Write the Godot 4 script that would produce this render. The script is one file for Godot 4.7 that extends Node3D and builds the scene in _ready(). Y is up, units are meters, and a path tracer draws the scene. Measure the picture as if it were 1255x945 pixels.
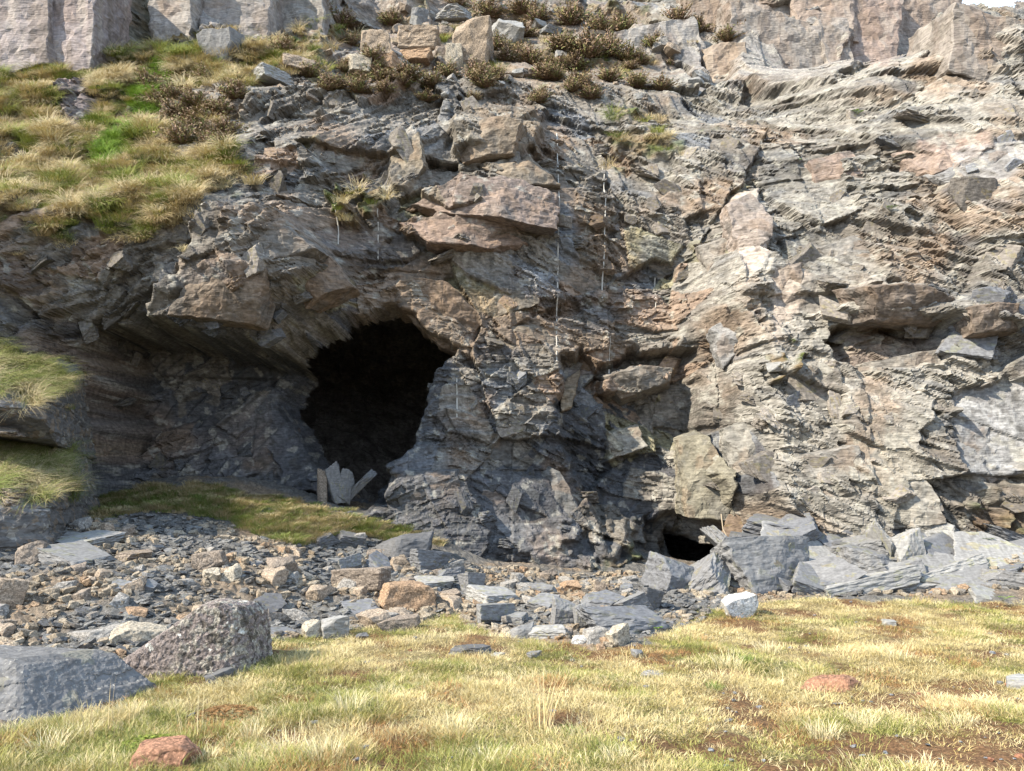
extends Node3D

# ---------------------------------------------------------------- measures
const F := 942.0        # focal length of the lens in pixels of a 1255 px wide picture
const CX := 627.5
const HY := 600.0       # the horizon line
const EYE := 1.6        # eye height in metres

var rng := RandomNumberGenerator.new()
var HT := PackedFloat32Array()
var used := {}
var M := {}
var shapes := {}
var nz := {}

# a point seen at a bearing, at distance d in front of the viewer
func at(px: float, py: float, d: float) -> Vector3:
	return Vector3((px - CX) / F * d, EYE + (HY - py) / F * d, -d)

func hsh(a: int, b: int, s: int) -> float:
	return HT[((a * 73856093) ^ (b * 19349663) ^ (s * 83492791)) & 65535]

func numbered(called: String) -> String:
	if not used.has(called):
		used[called] = 0
		return called
	used[called] += 1
	return "%s_%03d" % [called, used[called]]

func tag(o: Node, label: String, category: String, group := "", kind := "") -> void:
	if label: o.set_meta("label", label)
	if category: o.set_meta("category", category)
	if group: o.set_meta("group", group)
	if kind: o.set_meta("kind", kind)
	elif category: o.set_meta("kind", "thing")

func fnl(seed_: int, freq: float, octaves := 4, type := FastNoiseLite.TYPE_SIMPLEX_SMOOTH) -> FastNoiseLite:
	var n := FastNoiseLite.new()
	n.seed = seed_
	n.noise_type = type
	n.frequency = freq
	n.fractal_type = FastNoiseLite.FRACTAL_FBM if octaves > 1 else FastNoiseLite.FRACTAL_NONE
	n.fractal_octaves = octaves
	return n

func lin(r: float, g: float, b: float) -> Color:
	return Color(r, g, b)

func srgb(c: Color) -> Color:
	return c.linear_to_srgb()

# ---------------------------------------------------------------- scattered heights
# Moving least squares through control points, sampled on a regular grid.
class Field:
	var x0: float
	var y0: float
	var st: float
	var nx: int
	var ny: int
	var v := PackedFloat32Array()
	func build(pts: Array, ax: float, ay: float, bx: float, by: float, step: float, soft: float) -> void:
		x0 = ax; y0 = ay; st = step
		nx = int((bx - ax) / step) + 2
		ny = int((by - ay) / step) + 2
		v.resize(nx * ny)
		var X := PackedFloat32Array(); var Y := PackedFloat32Array(); var V := PackedFloat32Array()
		for p in pts:
			X.append(p.x); Y.append(p.y); V.append(p.z)
		var n := X.size()
		var e := soft * soft
		for j in ny:
			var y := ay + j * step
			for i in nx:
				var x := ax + i * step
				var sw := 0.0; var sx := 0.0; var sy := 0.0; var sv := 0.0
				var sxx := 0.0; var sxy := 0.0; var syy := 0.0; var sxv := 0.0; var syv := 0.0
				for k in n:
					var dx := X[k] - x
					var dy := Y[k] - y
					var q := dx * dx + dy * dy + e
					var w := 1.0 / (q * q * q)
					var c := V[k]
					sw += w; sx += w * dx; sy += w * dy; sv += w * c
					sxx += w * dx * dx; sxy += w * dx * dy; syy += w * dy * dy
					sxv += w * dx * c; syv += w * dy * c
				sx /= sw; sy /= sw; sv /= sw
				sxx = sxx / sw - sx * sx + 0.02; syy = syy / sw - sy * sy + 0.02; sxy = sxy / sw - sx * sy
				sxv = sxv / sw - sx * sv; syv = syv / sw - sy * sv
				var det := sxx * syy - sxy * sxy
				var gx := clampf((sxv * syy - syv * sxy) / det, -2.5, 2.5)
				var gy := clampf((syv * sxx - sxv * sxy) / det, -2.5, 2.5)
				v[j * nx + i] = sv - gx * sx - gy * sy
	func get_at(x: float, y: float) -> float:
		var fx := clampf((x - x0) / st, 0.0, nx - 1.001)
		var fy := clampf((y - y0) / st, 0.0, ny - 1.001)
		var i := int(fx); var j := int(fy)
		fx -= i; fy -= j
		var o := j * nx + i
		return lerpf(lerpf(v[o], v[o + 1], fx), lerpf(v[o + nx], v[o + nx + 1], fx), fy)

var face := Field.new()      # cliff: distance as a function of (x, y)
var land := Field.new()      # ground: height as a function of (x, distance)

func rows(list: Array) -> Array:
	var out := []
	for p in list:
		var w := at(p[0], p[1], p[2])
		out.append(Vector3(w.x, w.y, p[2]))
	return out

func build_fields() -> void:
	var c := [
		[-120, -60, 19.5], [0, -60, 20.3], [200, -60, 21.5], [330, -60, 24.0], [480, -60, 27.0], [640, -60, 29.0], [800, -50, 29.5], [950, -40, 28.0], [1100, -30, 27.6], [1165, 0, 28.0], [1255, 10, 27.5], [1400, 20, 27.0],
		[-120, 20, 19.3], [60, 20, 19.8], [200, 30, 20.6], [330, 20, 22.5], [480, 20, 24.5], [620, 20, 26.0], [760, 20, 26.0], [870, 20, 25.2], [960, 20, 25.0], [1040, 20, 25.0], [1120, 20, 26.0], [1220, 30, 26.3], [1400, 40, 26.0],
		[-120, 80, 18.4], [30, 75, 19.2], [150, 75, 19.3], [300, 80, 19.8], [440, 80, 20.6], [560, 75, 21.8], [700, 75, 22.8], [820, 80, 23.3], [960, 90, 24.2], [1040, 80, 24.5], [1120, 70, 24.8],
		[-120, 130, 16.5], [60, 130, 17.3], [150, 130, 17.7], [230, 130, 17.3], [300, 130, 16.9], [380, 120, 17.2], [480, 115, 17.8], [600, 120, 18.5], [720, 120, 19.3], [820, 130, 19.5], [900, 120, 20.3], [1000, 145, 17.6], [1050, 130, 16.8], [1100, 118, 16.4], [1180, 88, 16.0], [1255, 60, 15.8], [1400, 20, 15.4],
		[-120, 190, 14.7], [20, 190, 15.4], [120, 190, 15.7], [220, 190, 15.4], [300, 190, 15.0], [370, 190, 15.2], [450, 190, 15.8], [560, 180, 16.4], [660, 180, 16.8], [740, 190, 17.3], [820, 190, 17.2], [900, 200, 16.6], [980, 200, 15.9], [1060, 200, 15.3], [1150, 180, 14.9], [1255, 150, 14.5], [1400, 120, 14.0],
		[-120, 270, 12.6], [0, 270, 13.3], [100, 275, 13.5], [200, 275, 13.6], [270, 270, 13.6], [340, 260, 13.9], [420, 260, 15.1], [500, 250, 15.5], [600, 260, 15.5], [690, 270, 16.0], [770, 270, 16.5], [845, 280, 16.4], [920, 290, 14.7], [1000, 280, 14.8], [1100, 280, 14.1], [1255, 260, 13.7], [1400, 250, 13.2],
		[-120, 340, 12.4], [0, 340, 13.1], [100, 340, 13.6], [200, 340, 13.6], [300, 340, 13.5], [380, 340, 13.9], [450, 350, 15.1], [540, 350, 15.4], [640, 350, 15.6], [740, 360, 16.2], [830, 360, 16.3], [900, 370, 14.5], [1000, 360, 14.2], [1100, 360, 13.6], [1255, 340, 13.2], [1400, 340, 12.6],
		[-120, 440, 12.6], [0, 430, 13.3], [100, 430, 14.0], [200, 430, 14.3], [300, 440, 14.6], [350, 450, 14.9], [550, 450, 15.2], [620, 450, 15.4], [700, 450, 15.6], [790, 450, 15.9], [868, 450, 15.5], [940, 450, 13.7], [1040, 450, 13.4], [1150, 450, 13.0], [1255, 440, 12.8], [1400, 440, 12.2],
		[-120, 520, 12.8], [0, 520, 13.4], [100, 520, 14.0], [200, 520, 14.4], [300, 520, 14.6], [360, 540, 14.8], [530, 530, 15.1], [620, 530, 15.2], [700, 540, 15.4], [780, 550, 15.7], [868, 540, 15.4], [945, 530, 13.4], [1050, 520, 13.1], [1150, 520, 12.7], [1255, 520, 12.5], [1400, 520, 12.0],
		[-120, 600, 12.8], [60, 600, 13.4], [150, 600, 14.0], [250, 600, 14.3], [330, 600, 14.5], [480, 610, 14.8], [560, 610, 14.8], [640, 620, 14.9], [720, 620, 15.2], [800, 620, 15.5], [880, 630, 15.0], [945, 610, 13.2], [1050, 610, 12.8], [1150, 610, 12.5], [1255, 600, 12.3], [1400, 600, 11.8],
		[-120, 680, 12.6], [100, 680, 13.2], [250, 680, 14.1], [400, 680, 14.3], [560, 690, 14.4], [700, 700, 14.5], [830, 700, 15.2], [900, 700, 14.2], [1000, 680, 13.0], [1100, 680, 12.6], [1255, 680, 12.4], [1400, 680, 11.8],
		[-120, 780, 12.6], [100, 780, 13.2], [250, 780, 14.1], [400, 780, 14.3], [560, 780, 14.4], [700, 780, 14.5], [830, 780, 15.2], [900, 780, 14.2], [1000, 780, 13.0], [1100, 780, 12.6], [1255, 780, 12.4], [1400, 780, 11.8],
	]
	face.build(rows(c), -24.0, -1.6, 25.0, 21.5, 0.35, 0.45)
	# ground: bearing, distance and the line where it is seen
	var g := []
	for p in [[0, 700, 9.5], [0, 790, 7.6], [0, 650, 11.0], [0, 640, 12.5], [100, 640, 12.0], [100, 700, 9.6], [130, 628, 13.3], [200, 640, 12.7], [200, 700, 9.8], [250, 612, 14.0], [330, 622, 14.2], [300, 700, 9.9], [330, 660, 12.4], [400, 632, 14.3], [420, 680, 12.6], [430, 720, 10.6], [460, 640, 14.6], [530, 665, 14.0], [540, 700, 12.2], [620, 690, 14.2], [620, 720, 12.0], [700, 702, 14.3], [740, 680, 14.9], [780, 705, 14.0], [860, 696, 14.6], [900, 716, 11.6], [960, 690, 12.4], [1000, 665, 13.0], [1075, 668, 12.6], [1150, 672, 12.3], [1255, 668, 12.2], [950, 727, 11.3], [1050, 722, 11.4], [1150, 722, 11.3], [1255, 725, 10.8], [1400, 690, 11.5]]:
		var w := at(p[0], p[1], p[2])
		g.append(Vector3(w.x, p[2], w.y))
	for x in [-6.0, -4.0, -2.0, 0.0, 2.0, 4.0, 6.0]:
		for d in [1.0, 3.0, 5.0, 6.6]:
			g.append(Vector3(x, d, 0.0))
	for x in [-3.0, -1.5, 0.0, 1.5, 3.0, 4.5]:
		for d in [8.0, 9.3]:
			g.append(Vector3(x, d, 0.02))
	for x in [1.5, 3.0, 4.5, 6.5, 8.0]:
		g.append(Vector3(x, 10.6, 0.08))
	land.build(g, -14.0, -4.0, 15.0, 17.0, 0.3, 0.45)

func ground(x: float, z: float) -> float:
	var h := land.get_at(x, -z)
	var out := maxf(0.0, maxf(absf(x) - 11.0, z - 2.0))
	h = lerpf(h, 0.0, clampf(out / 6.0, 0.0, 1.0))
	return h + nz.lump.get_noise_2d(x, z) * 0.07 + nz.lump2.get_noise_2d(x, z) * 0.025

# distance at which a line of sight reaches the ground
func ground_hit(px: float, py: float) -> float:
	var d := 3.0
	while d < 15.5:
		var p := at(px, py, d)
		if p.y <= ground(p.x, p.z): return d
		d += 0.03
	return 15.5

# distance at which a line of sight reaches the plain (undetailed) cliff
func face_hit(px: float, py: float) -> float:
	var d := 15.0
	for k in 24:
		var p := at(px, py, d)
		d = lerpf(d, face.get_at(p.x, p.y), 0.5)
	return d

# ---------------------------------------------------------------- textures and materials
func grain_texture(seed_: int, freq: float, lo: float, hi: float, oct := 5, size := 560) -> Array:
	var n := fnl(seed_, freq, oct)
	n.fractal_gain = 0.62
	var im := n.get_seamless_image(size, size, false, false, 0.12)
	im.convert(Image.FORMAT_L8)
	var src := im.get_data()
	var n2 := fnl(seed_ + 7, freq * 3.0, 2, FastNoiseLite.TYPE_CELLULAR)
	var im2 := n2.get_seamless_image(size, size, false, false, 0.12)
	im2.convert(Image.FORMAT_L8)
	var s2 := im2.get_data()
	var out := PackedByteArray()
	out.resize(src.size())
	var n3 := fnl(seed_ + 13, freq * 2.2, 4)
	var im3 := n3.get_seamless_image(size, size, false, false, 0.12)
	im3.convert(Image.FORMAT_L8)
	var s3 := im3.get_data()
	# a table from grey level to tone, then pale crusts where the third pattern peaks
	for i in src.size():
		var v := (src[i] * 3 + s2[i]) * 0.00098
		v = clampf((v - 0.24) * 2.0, 0.0, 1.0)
		v = lo + (hi - lo) * v
		var l := s3[i]
		if l > 172: v = minf(1.0, v + (l - 172) * 0.016)
		elif l < 74: v *= 0.72
		out[i] = int(255.0 * v)
	var col := Image.create_from_data(size, size, false, Image.FORMAT_L8, out)
	return [ImageTexture.create_from_image(col), ImageTexture.create_from_image(im)]

# thin, broken bedding lines over a mottled ground
func strata_texture(seed_: int, lo: float, hi: float, size := 600) -> Array:
	var n := fnl(seed_, 0.035, 4)
	n.fractal_gain = 0.6
	var a := n.get_seamless_image(size / 6, size, false, false, 0.12)
	a.resize(size, size, Image.INTERPOLATE_CUBIC)
	a.convert(Image.FORMAT_L8)
	var m := fnl(seed_ + 3, 0.012, 5)
	m.fractal_gain = 0.6
	var b := m.get_seamless_image(size, size, false, false, 0.12)
	b.convert(Image.FORMAT_L8)
	var pa := a.get_data()
	var pb := b.get_data()
	var out := PackedByteArray()
	out.resize(pa.size())
	var rel := PackedByteArray()
	rel.resize(pa.size())
	for i in pa.size():
		var v := (pa[i] + pb[i]) * 0.00196
		rel[i] = int(255.0 * v)
		v = clampf((v - 0.25) * 2.0, 0.0, 1.0)
		out[i] = int(255.0 * (lo + (hi - lo) * v))
	return [ImageTexture.create_from_image(Image.create_from_data(size, size, false, Image.FORMAT_L8, out)), ImageTexture.create_from_image(Image.create_from_data(size, size, false, Image.FORMAT_L8, rel))]

func rock_mat(called: String, tint: Color, tex: Array, scale_: float, relief: float, rough := 0.9, world := true) -> StandardMaterial3D:
	var m := StandardMaterial3D.new()
	m.resource_name = called
	m.albedo_color = srgb(tint)
	m.vertex_color_use_as_albedo = true
	m.albedo_texture = tex[0]
	m.uv1_triplanar = true
	m.uv1_world_triplanar = world
	m.uv1_scale = Vector3.ONE * scale_
	if relief >= 0.6:
		m.heightmap_enabled = true
		m.heightmap_texture = tex[1]
		m.heightmap_scale = relief
	m.roughness = rough
	m.metallic_specular = 0.3
	M[called] = m
	return m

func leaf_mat(called: String, back: Color) -> StandardMaterial3D:
	var m := StandardMaterial3D.new()
	m.resource_name = called
	m.vertex_color_use_as_albedo = true
	m.albedo_color = Color.WHITE
	m.roughness = 0.75
	m.metallic_specular = 0.25
	m.backlight_enabled = true
	m.backlight = back
	m.cull_mode = BaseMaterial3D.CULL_DISABLED
	M[called] = m
	return m

func build_materials() -> void:
	var grit := grain_texture(11, 0.012, 0.50, 0.92)
	var fine := grain_texture(23, 0.03, 0.52, 0.86)
	var beds := strata_texture(41, 0.56, 0.93)
	var calm_beds := strata_texture(43, 0.66, 0.95)
	rock_mat("cliff_rock", lin(1.05, 1.05, 1.05), beds, 1.1, 1.8, 0.88)
	rock_mat("soil", lin(1, 1, 1), fine, 1.3, 0.5, 0.95)
	rock_mat("slate_grey", lin(0.255, 0.256, 0.257), calm_beds, 1.6, 0.5, 0.84)
	rock_mat("slate_blue", lin(0.215, 0.222, 0.235), calm_beds, 1.6, 0.5, 0.84)
	rock_mat("slate_dark", lin(0.16, 0.162, 0.168), calm_beds, 1.6, 0.5, 0.84)
	rock_mat("slate_pale", lin(0.37, 0.368, 0.355), calm_beds, 1.6, 0.5, 0.84)
	rock_mat("stone_tan", lin(0.50, 0.405, 0.31), grit, 3.0, 0.5, 0.9)
	rock_mat("stone_orange", lin(0.50, 0.345, 0.225), grit, 3.0, 0.5, 0.9)
	rock_mat("stone_brown", lin(0.36, 0.30, 0.245), grit, 3.0, 0.5, 0.9)
	rock_mat("stone_buff", lin(0.56, 0.50, 0.40), grit, 3.0, 0.5, 0.9)
	rock_mat("stone_grey", lin(0.42, 0.40, 0.37), grit, 3.0, 0.5, 0.9)
	rock_mat("stone_red", lin(0.46, 0.25, 0.16), grit, 3.0, 0.5, 0.9)
	rock_mat("quartz", lin(0.82, 0.80, 0.76), grit, 3.0, 0.4, 0.6)
	rock_mat("scree_chip", lin(1, 1, 1), grit, 3.0, 0.4, 0.9)
	var dust := StandardMaterial3D.new()
	dust.albedo_color = srgb(lin(0.36, 0.345, 0.31)); dust.roughness = 0.95
	M.drill_dust = dust
	var wood := StandardMaterial3D.new()
	wood.albedo_color = srgb(lin(0.33, 0.27, 0.19)); wood.roughness = 0.9
	M.dry_wood = wood
	rock_mat("crag_stone", lin(0.97, 0.945, 0.92), calm_beds, 0.9, 2.2, 0.92)
	rock_mat("face_stone", lin(0.95, 0.95, 0.95), beds, 1.1, 1.6, 0.88)
	rock_mat("boulder_lichen", lin(1, 1, 1), grit, 3.2, 0.6, 0.92)
	rock_mat("boulder_slate", lin(1, 1, 1), calm_beds, 1.3, 0.25, 0.88)
	leaf_mat("grass_blade", Color(0.5, 0.5, 0.35))
	leaf_mat("heather_twig", Color(0.2, 0.2, 0.15))
	leaf_mat("fern_leaf", Color(0.55, 0.6, 0.3))

# ---------------------------------------------------------------- rocks
# Convex polyhedron from half-spaces: every face is a big square clipped by all other planes.
func hull(planes: Array) -> Array:
	var out := []
	for i in planes.size():
		var n: Vector3 = planes[i][0]
		var d: float = planes[i][1]
		var t := n.cross(Vector3.UP if absf(n.y) < 0.9 else Vector3.RIGHT).normalized()
		var b := n.cross(t)
		var poly := PackedVector3Array([n * d + (t + b) * 6.0, n * d + (t - b) * 6.0, n * d - (t + b) * 6.0, n * d + (b - t) * 6.0])
		for j in planes.size():
			if j == i or poly.size() < 3: continue
			var m: Vector3 = planes[j][0]
			var e: float = planes[j][1]
			var cut := PackedVector3Array()
			for k in poly.size():
				var p := poly[k]
				var q := poly[(k + 1) % poly.size()]
				var dp := m.dot(p) - e
				var dq := m.dot(q) - e
				if dp <= 0.0: cut.append(p)
				if (dp < 0.0 and dq > 0.0) or (dp > 0.0 and dq < 0.0):
					cut.append(p.lerp(q, dp / (dp - dq)))
			poly = cut
		if poly.size() >= 3: out.append([poly, n, i])
	return out

func bevelled(planes: Array, bevel: float) -> Array:
	var faces := hull(planes)
	if bevel <= 0.0: return faces
	var extra := planes.duplicate()
	var seen := {}
	for f in faces:
		var poly: PackedVector3Array = f[0]
		for k in poly.size():
			var a := poly[k]
			var b := poly[(k + 1) % poly.size()]
			var key := ((a + b) * 0.5).snapped(Vector3.ONE * 0.002)
			if seen.has(key):
				var m: Vector3 = ((f[1] as Vector3) + (seen[key] as Vector3)).normalized()
				extra.append([m, m.dot((a + b) * 0.5) - bevel * rng.randf_range(0.4, 1.3)])
			else:
				seen[key] = f[1]
	return hull(extra)

# planes of an irregular block of half size h, its corners knocked off by cuts
func block_planes(h: Vector3, jitter: float, cuts: int, depth: float) -> Array:
	var pl := []
	for ax in 3:
		for s in [-1.0, 1.0]:
			var n := Vector3.ZERO
			n[ax] = s
			n = (n + Vector3(rng.randf_range(-1, 1), rng.randf_range(-1, 1), rng.randf_range(-1, 1)) * jitter).normalized()
			pl.append([n, h[ax]])
	for k in cuts:
		var n := Vector3(rng.randf_range(-1, 1), rng.randf_range(-1, 1), rng.randf_range(-1, 1)).normalized()
		var reach := absf(n.x) * h.x + absf(n.y) * h.y + absf(n.z) * h.z
		pl.append([n, reach * rng.randf_range(1.0 - depth, 1.0 - depth * 0.35)])
	return pl

# Splits the faces into small triangles and roughens them; bed > 0 makes laminated slate edges across y.
func rock_mesh(faces: Array, edge: float, amp: float, bed: float, paint: Callable, seed_ := 1) -> ArrayMesh:
	var verts := PackedVector3Array()
	var cols := PackedColorArray()
	var n1 := fnl(seed_, 2.2 / maxf(edge * 8.0, 0.05), 4)
	for f in faces:
		var poly: PackedVector3Array = f[0]
		var nrm: Vector3 = f[1]
		var tone := 0.88 + 0.24 * hsh(f[2], seed_, 3)
		var c := Vector3.ZERO
		for p in poly: c += p
		c /= poly.size()
		for k in poly.size():
			var A := c
			var B := poly[k]
			var C := poly[(k + 1) % poly.size()]
			if (B - A).cross(C - A).dot(nrm) > 0.0:
				var T := B; B = C; C = T
			var stack := [[A, B, C]]
			while stack.size() > 0:
				var t: Array = stack.pop_back()
				var a: Vector3 = t[0]; var b: Vector3 = t[1]; var d: Vector3 = t[2]
				var ab := a.distance_squared_to(b); var bd := b.distance_squared_to(d); var da := d.distance_squared_to(a)
				var most := maxf(ab, maxf(bd, da))
				if most > edge * edge and verts.size() < 400000:
					if ab == most:
						var m := (a + b) * 0.5
						stack.append([a, m, d]); stack.append([m, b, d])
					elif bd == most:
						var m := (b + d) * 0.5
						stack.append([a, b, m]); stack.append([a, m, d])
					else:
						var m := (d + a) * 0.5
						stack.append([a, b, m]); stack.append([m, b, d])
					continue
				var mid := (a + b + d) / 3.0
				var col: Color = paint.call(mid, nrm, tone)
				for p in [a, b, d]:
					var q: Vector3 = p
					var v := Vector3(n1.get_noise_3dv(q), n1.get_noise_3dv(q + Vector3(31, 7, 3)), n1.get_noise_3dv(q + Vector3(-9, 57, 13))) * amp
					if bed > 0.0:
						var ly := int(floor((q.y + n1.get_noise_2d(q.x * 0.3, q.z * 0.3) * bed) / bed))
						v.x += q.x * (hsh(ly, seed_, 5) - 0.5) * 0.05
						v.z += q.z * (hsh(ly, seed_, 6) - 0.5) * 0.05
						v.y *= 0.5
					verts.append(q + v)
					cols.append(col)
	var arr := []
	arr.resize(Mesh.ARRAY_MAX)
	arr[Mesh.ARRAY_VERTEX] = verts
	arr[Mesh.ARRAY_COLOR] = cols
	var me := ArrayMesh.new()
	me.add_surface_from_arrays(Mesh.PRIMITIVE_TRIANGLES, arr)
	return me

func paint_plain(p: Vector3, _n: Vector3, tone: float) -> Color:
	var t: float = tone + nz.speck.get_noise_3dv(p * 6.0) * 0.25
	var l: float = nz.speck.get_noise_3dv(p * 11.0 + Vector3(40, 3, 1))
	if l > 0.34: t += 0.55
	return Color(t, t, t)

func paint_slate(p: Vector3, _n: Vector3, tone: float) -> Color:
	var t: float = tone + nz.speck.get_noise_3dv(p * Vector3(3, 9, 3)) * 0.18
	var c := Color(t, t, t * 1.02)
	var l: float = nz.speck.get_noise_3dv(p * 9.0 + Vector3(4, 13, 1))
	if l > 0.33: c = Color(1.8, 1.75, 1.6)
	var r: float = nz.speck.get_noise_3dv(p * 2.2 + Vector3(14, 3, 51))
	if r > 0.33: c = c * Color(1.3, 1.05, 0.8)
	return c

func build_rock_shapes() -> void:
	var sets := {"block": [], "chunk": [], "plate": [], "slab": [], "wedge": [], "ledge": []}
	for k in 8:
		rng.seed = 100 + k
		sets.block.append(rock_mesh(bevelled(block_planes(Vector3.ONE * 0.5, 0.17, 5, 0.34), 0.03), 0.10, 0.055, 0.0, paint_plain, 100 + k))
		rng.seed = 200 + k
		sets.chunk.append(rock_mesh(bevelled(block_planes(Vector3.ONE * 0.52, 0.32, 7, 0.38), 0.025), 0.15, 0.07, 0.0, paint_plain, 200 + k))
		rng.seed = 300 + k
		sets.plate.append(rock_mesh(bevelled(outline_planes(5 + k % 3, 0.28), 0.012), 0.16, 0.04, 0.0, paint_slate, 300 + k))
		rng.seed = 400 + k
		sets.slab.append(rock_mesh(bevelled(outline_planes(4 + k % 3, 0.24), 0.01), 0.06, 0.045, 0.16, paint_slate, 400 + k))
		rng.seed = 500 + k
		sets.wedge.append(rock_mesh(bevelled(block_planes(Vector3(0.5, 0.5, 0.5), 0.28, 4, 0.42), 0.015), 0.06, 0.04, 0.07, paint_slate, 500 + k))
		rng.seed = 600 + k
		sets.ledge.append(rock_mesh(bevelled(outline_planes(5 + k % 3, 0.5), 0.03), 0.09, 0.13, 0.21, paint_slate, 600 + k))
	shapes = sets

# a flat piece with an irregular outline, one unit thick and about one unit wide
func outline_planes(sides: int, lean: float) -> Array:
	var pl := [[Vector3(rng.randf_range(-0.06, 0.06), 1, rng.randf_range(-0.06, 0.06)).normalized(), 0.48], [Vector3(rng.randf_range(-0.06, 0.06), -1, rng.randf_range(-0.06, 0.06)).normalized(), 0.48]]
	var a0 := rng.randf() * TAU
	for k in sides:
		var a := a0 + TAU * (k + rng.randf_range(-0.24, 0.24)) / sides
		pl.append([Vector3(cos(a), rng.randf_range(-lean, lean), sin(a)).normalized(), rng.randf_range(0.36, 0.5)])
	return pl

func rock_at(called: String, shape: String, which: int, mat: String, pos: Vector3, size: Vector3, turn: Vector3, label: String, category := "rock", group := "") -> MeshInstance3D:
	var o := MeshInstance3D.new()
	o.name = numbered(called)
	var list: Array = shapes[shape]
	o.mesh = list[which % list.size()]
	o.material_override = M[mat]
	o.transform = Transform3D(Basis.from_euler(turn * PI / 180.0) * Basis.from_scale(size), pos)
	add_child(o, true)
	tag(o, label, category, group)
	return o

# a rock seen at (px, py), w x h pixels large, standing on the ground below it (or at distance d)
func rock(called: String, shape: String, which: int, mat: String, px: float, py: float, w: float, h: float, turn: Vector3, label: String, group := "", d := 0.0, deep := 0.8) -> MeshInstance3D:
	var hit := d
	if d <= 0.0: hit = ground_hit(px, py + h * 0.46)
	var wm := w / F * hit
	var hm := h / F * hit
	var dm := wm * deep
	var dist := hit + dm * 0.3
	var p := at(px, py, dist)
	return rock_at(called, shape, which, mat, p, Vector3(wm, hm, dm) * (dist / hit) * 1.06, turn, label, "rock", group)

# ---------------------------------------------------------------- cliff
var NX := 1060
var yrow := PackedFloat32Array()
var cd := PackedFloat32Array()      # distance at every grid point
var ccol := PackedColorArray()
var chole := PackedByteArray()
var cturf := PackedFloat32Array()   # share of turf

func half_w(y: float) -> float:
	return lerpf(12.2, 23.5, clampf((y - 3.0) / 15.0, 0.0, 1.0))

func surface(x: float, y: float) -> float:
	var r := yrow.bsearch(y)
	r = clampi(r, 0, yrow.size() - 1)
	var c := clampi(int((x / half_w(y) * 0.5 + 0.5) * (NX - 1) + 0.5), 0, NX - 1)
	return cd[r * NX + c]

func turf_at(x: float, y: float) -> float:
	var r := clampi(yrow.bsearch(y), 0, yrow.size() - 1)
	var c := clampi(int((x / half_w(y) * 0.5 + 0.5) * (NX - 1) + 0.5), 0, NX - 1)
	return cturf[r * NX + c]

# the detailed cliff met by a line of sight
func cliff_hit(px: float, py: float) -> Vector3:
	var d := 9.0
	while d < 30.0:
		var p := at(px, py, d)
		if surface(p.x, p.y) <= d: return p
		d += 0.04
	return at(px, py, 30.0)

func blocks(u: float, v: float, w: float, h: float, skew: float, s: int) -> float:
	var j := floori(v / h)
	var fv := v / h - j
	var uu := (u + skew * fv * h) / (w * (0.6 + 0.8 * hsh(j, 17, s))) + hsh(j, 3, s) * 9.0
	var k := floori(uu)
	var fu := uu - k
	var a := hsh(j, k, s)
	var b := hsh(k, j, s + 1)
	var c := hsh(j, k, s + 2)
	return (a - 0.5) * 1.3 + (b - 0.5) * (fu - 0.5) * 1.6 + (c - 0.45) * (fv - 0.5) * 1.8

func dip(x: float) -> float:
	# bedding: steep to the right on the left side, level in the middle, rising on the right
	var l := clampf((-1.2 - x) / 3.0, 0.0, 1.0)
	var a := -0.12 * x
	if x < -1.2:
		var t := -1.2 - x
		a -= 0.75 * (t - minf(t, 3.0) * (1.0 - l * 0.5) * 0.5)
	elif x > 4.0:
		a -= 0.30 * (x - 4.0)
	return -a

class Feature:
	var poly: PackedVector2Array
	var lo: Vector2
	var hi: Vector2
	var d := 0.0       # how far it lies back (+) or stands out (-)
	var soft := 0.1
	var calm := 1.0    # roughness left inside
	var tint := Color.BLACK
	var share := 0.0
	var turf := 0.0
	var deep := 0.0    # cave: how far it runs in

var feats := []
func feature(pts: Array, d: float, soft := 0.1, calm := 1.0, tint := Color.BLACK, share := 0.0, turf := 0.0, deep := 0.0) -> void:
	var f := Feature.new()
	f.d = d; f.soft = soft; f.calm = calm; f.tint = tint; f.share = share; f.turf = turf; f.deep = deep
	f.lo = Vector2(99, 99); f.hi = Vector2(-99, -99)
	for p in pts:
		var w := at(p[0], p[1], face_hit(p[0], p[1]))
		var q := Vector2(w.x, w.y)
		f.poly.append(q)
		f.lo = f.lo.min(q); f.hi = f.hi.max(q)
	f.lo -= Vector2.ONE * 0.5; f.hi += Vector2.ONE * 0.5
	feats.append(f)

func poly_dist(poly: PackedVector2Array, p: Vector2) -> float:
	var best := 1e9
	for k in poly.size():
		var q := Geometry2D.get_closest_point_to_segment(p, poly[k], poly[(k + 1) % poly.size()])
		best = minf(best, q.distance_squared_to(p))
	best = sqrt(best)
	return best if Geometry2D.is_point_in_polygon(p, poly) else -best

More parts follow.
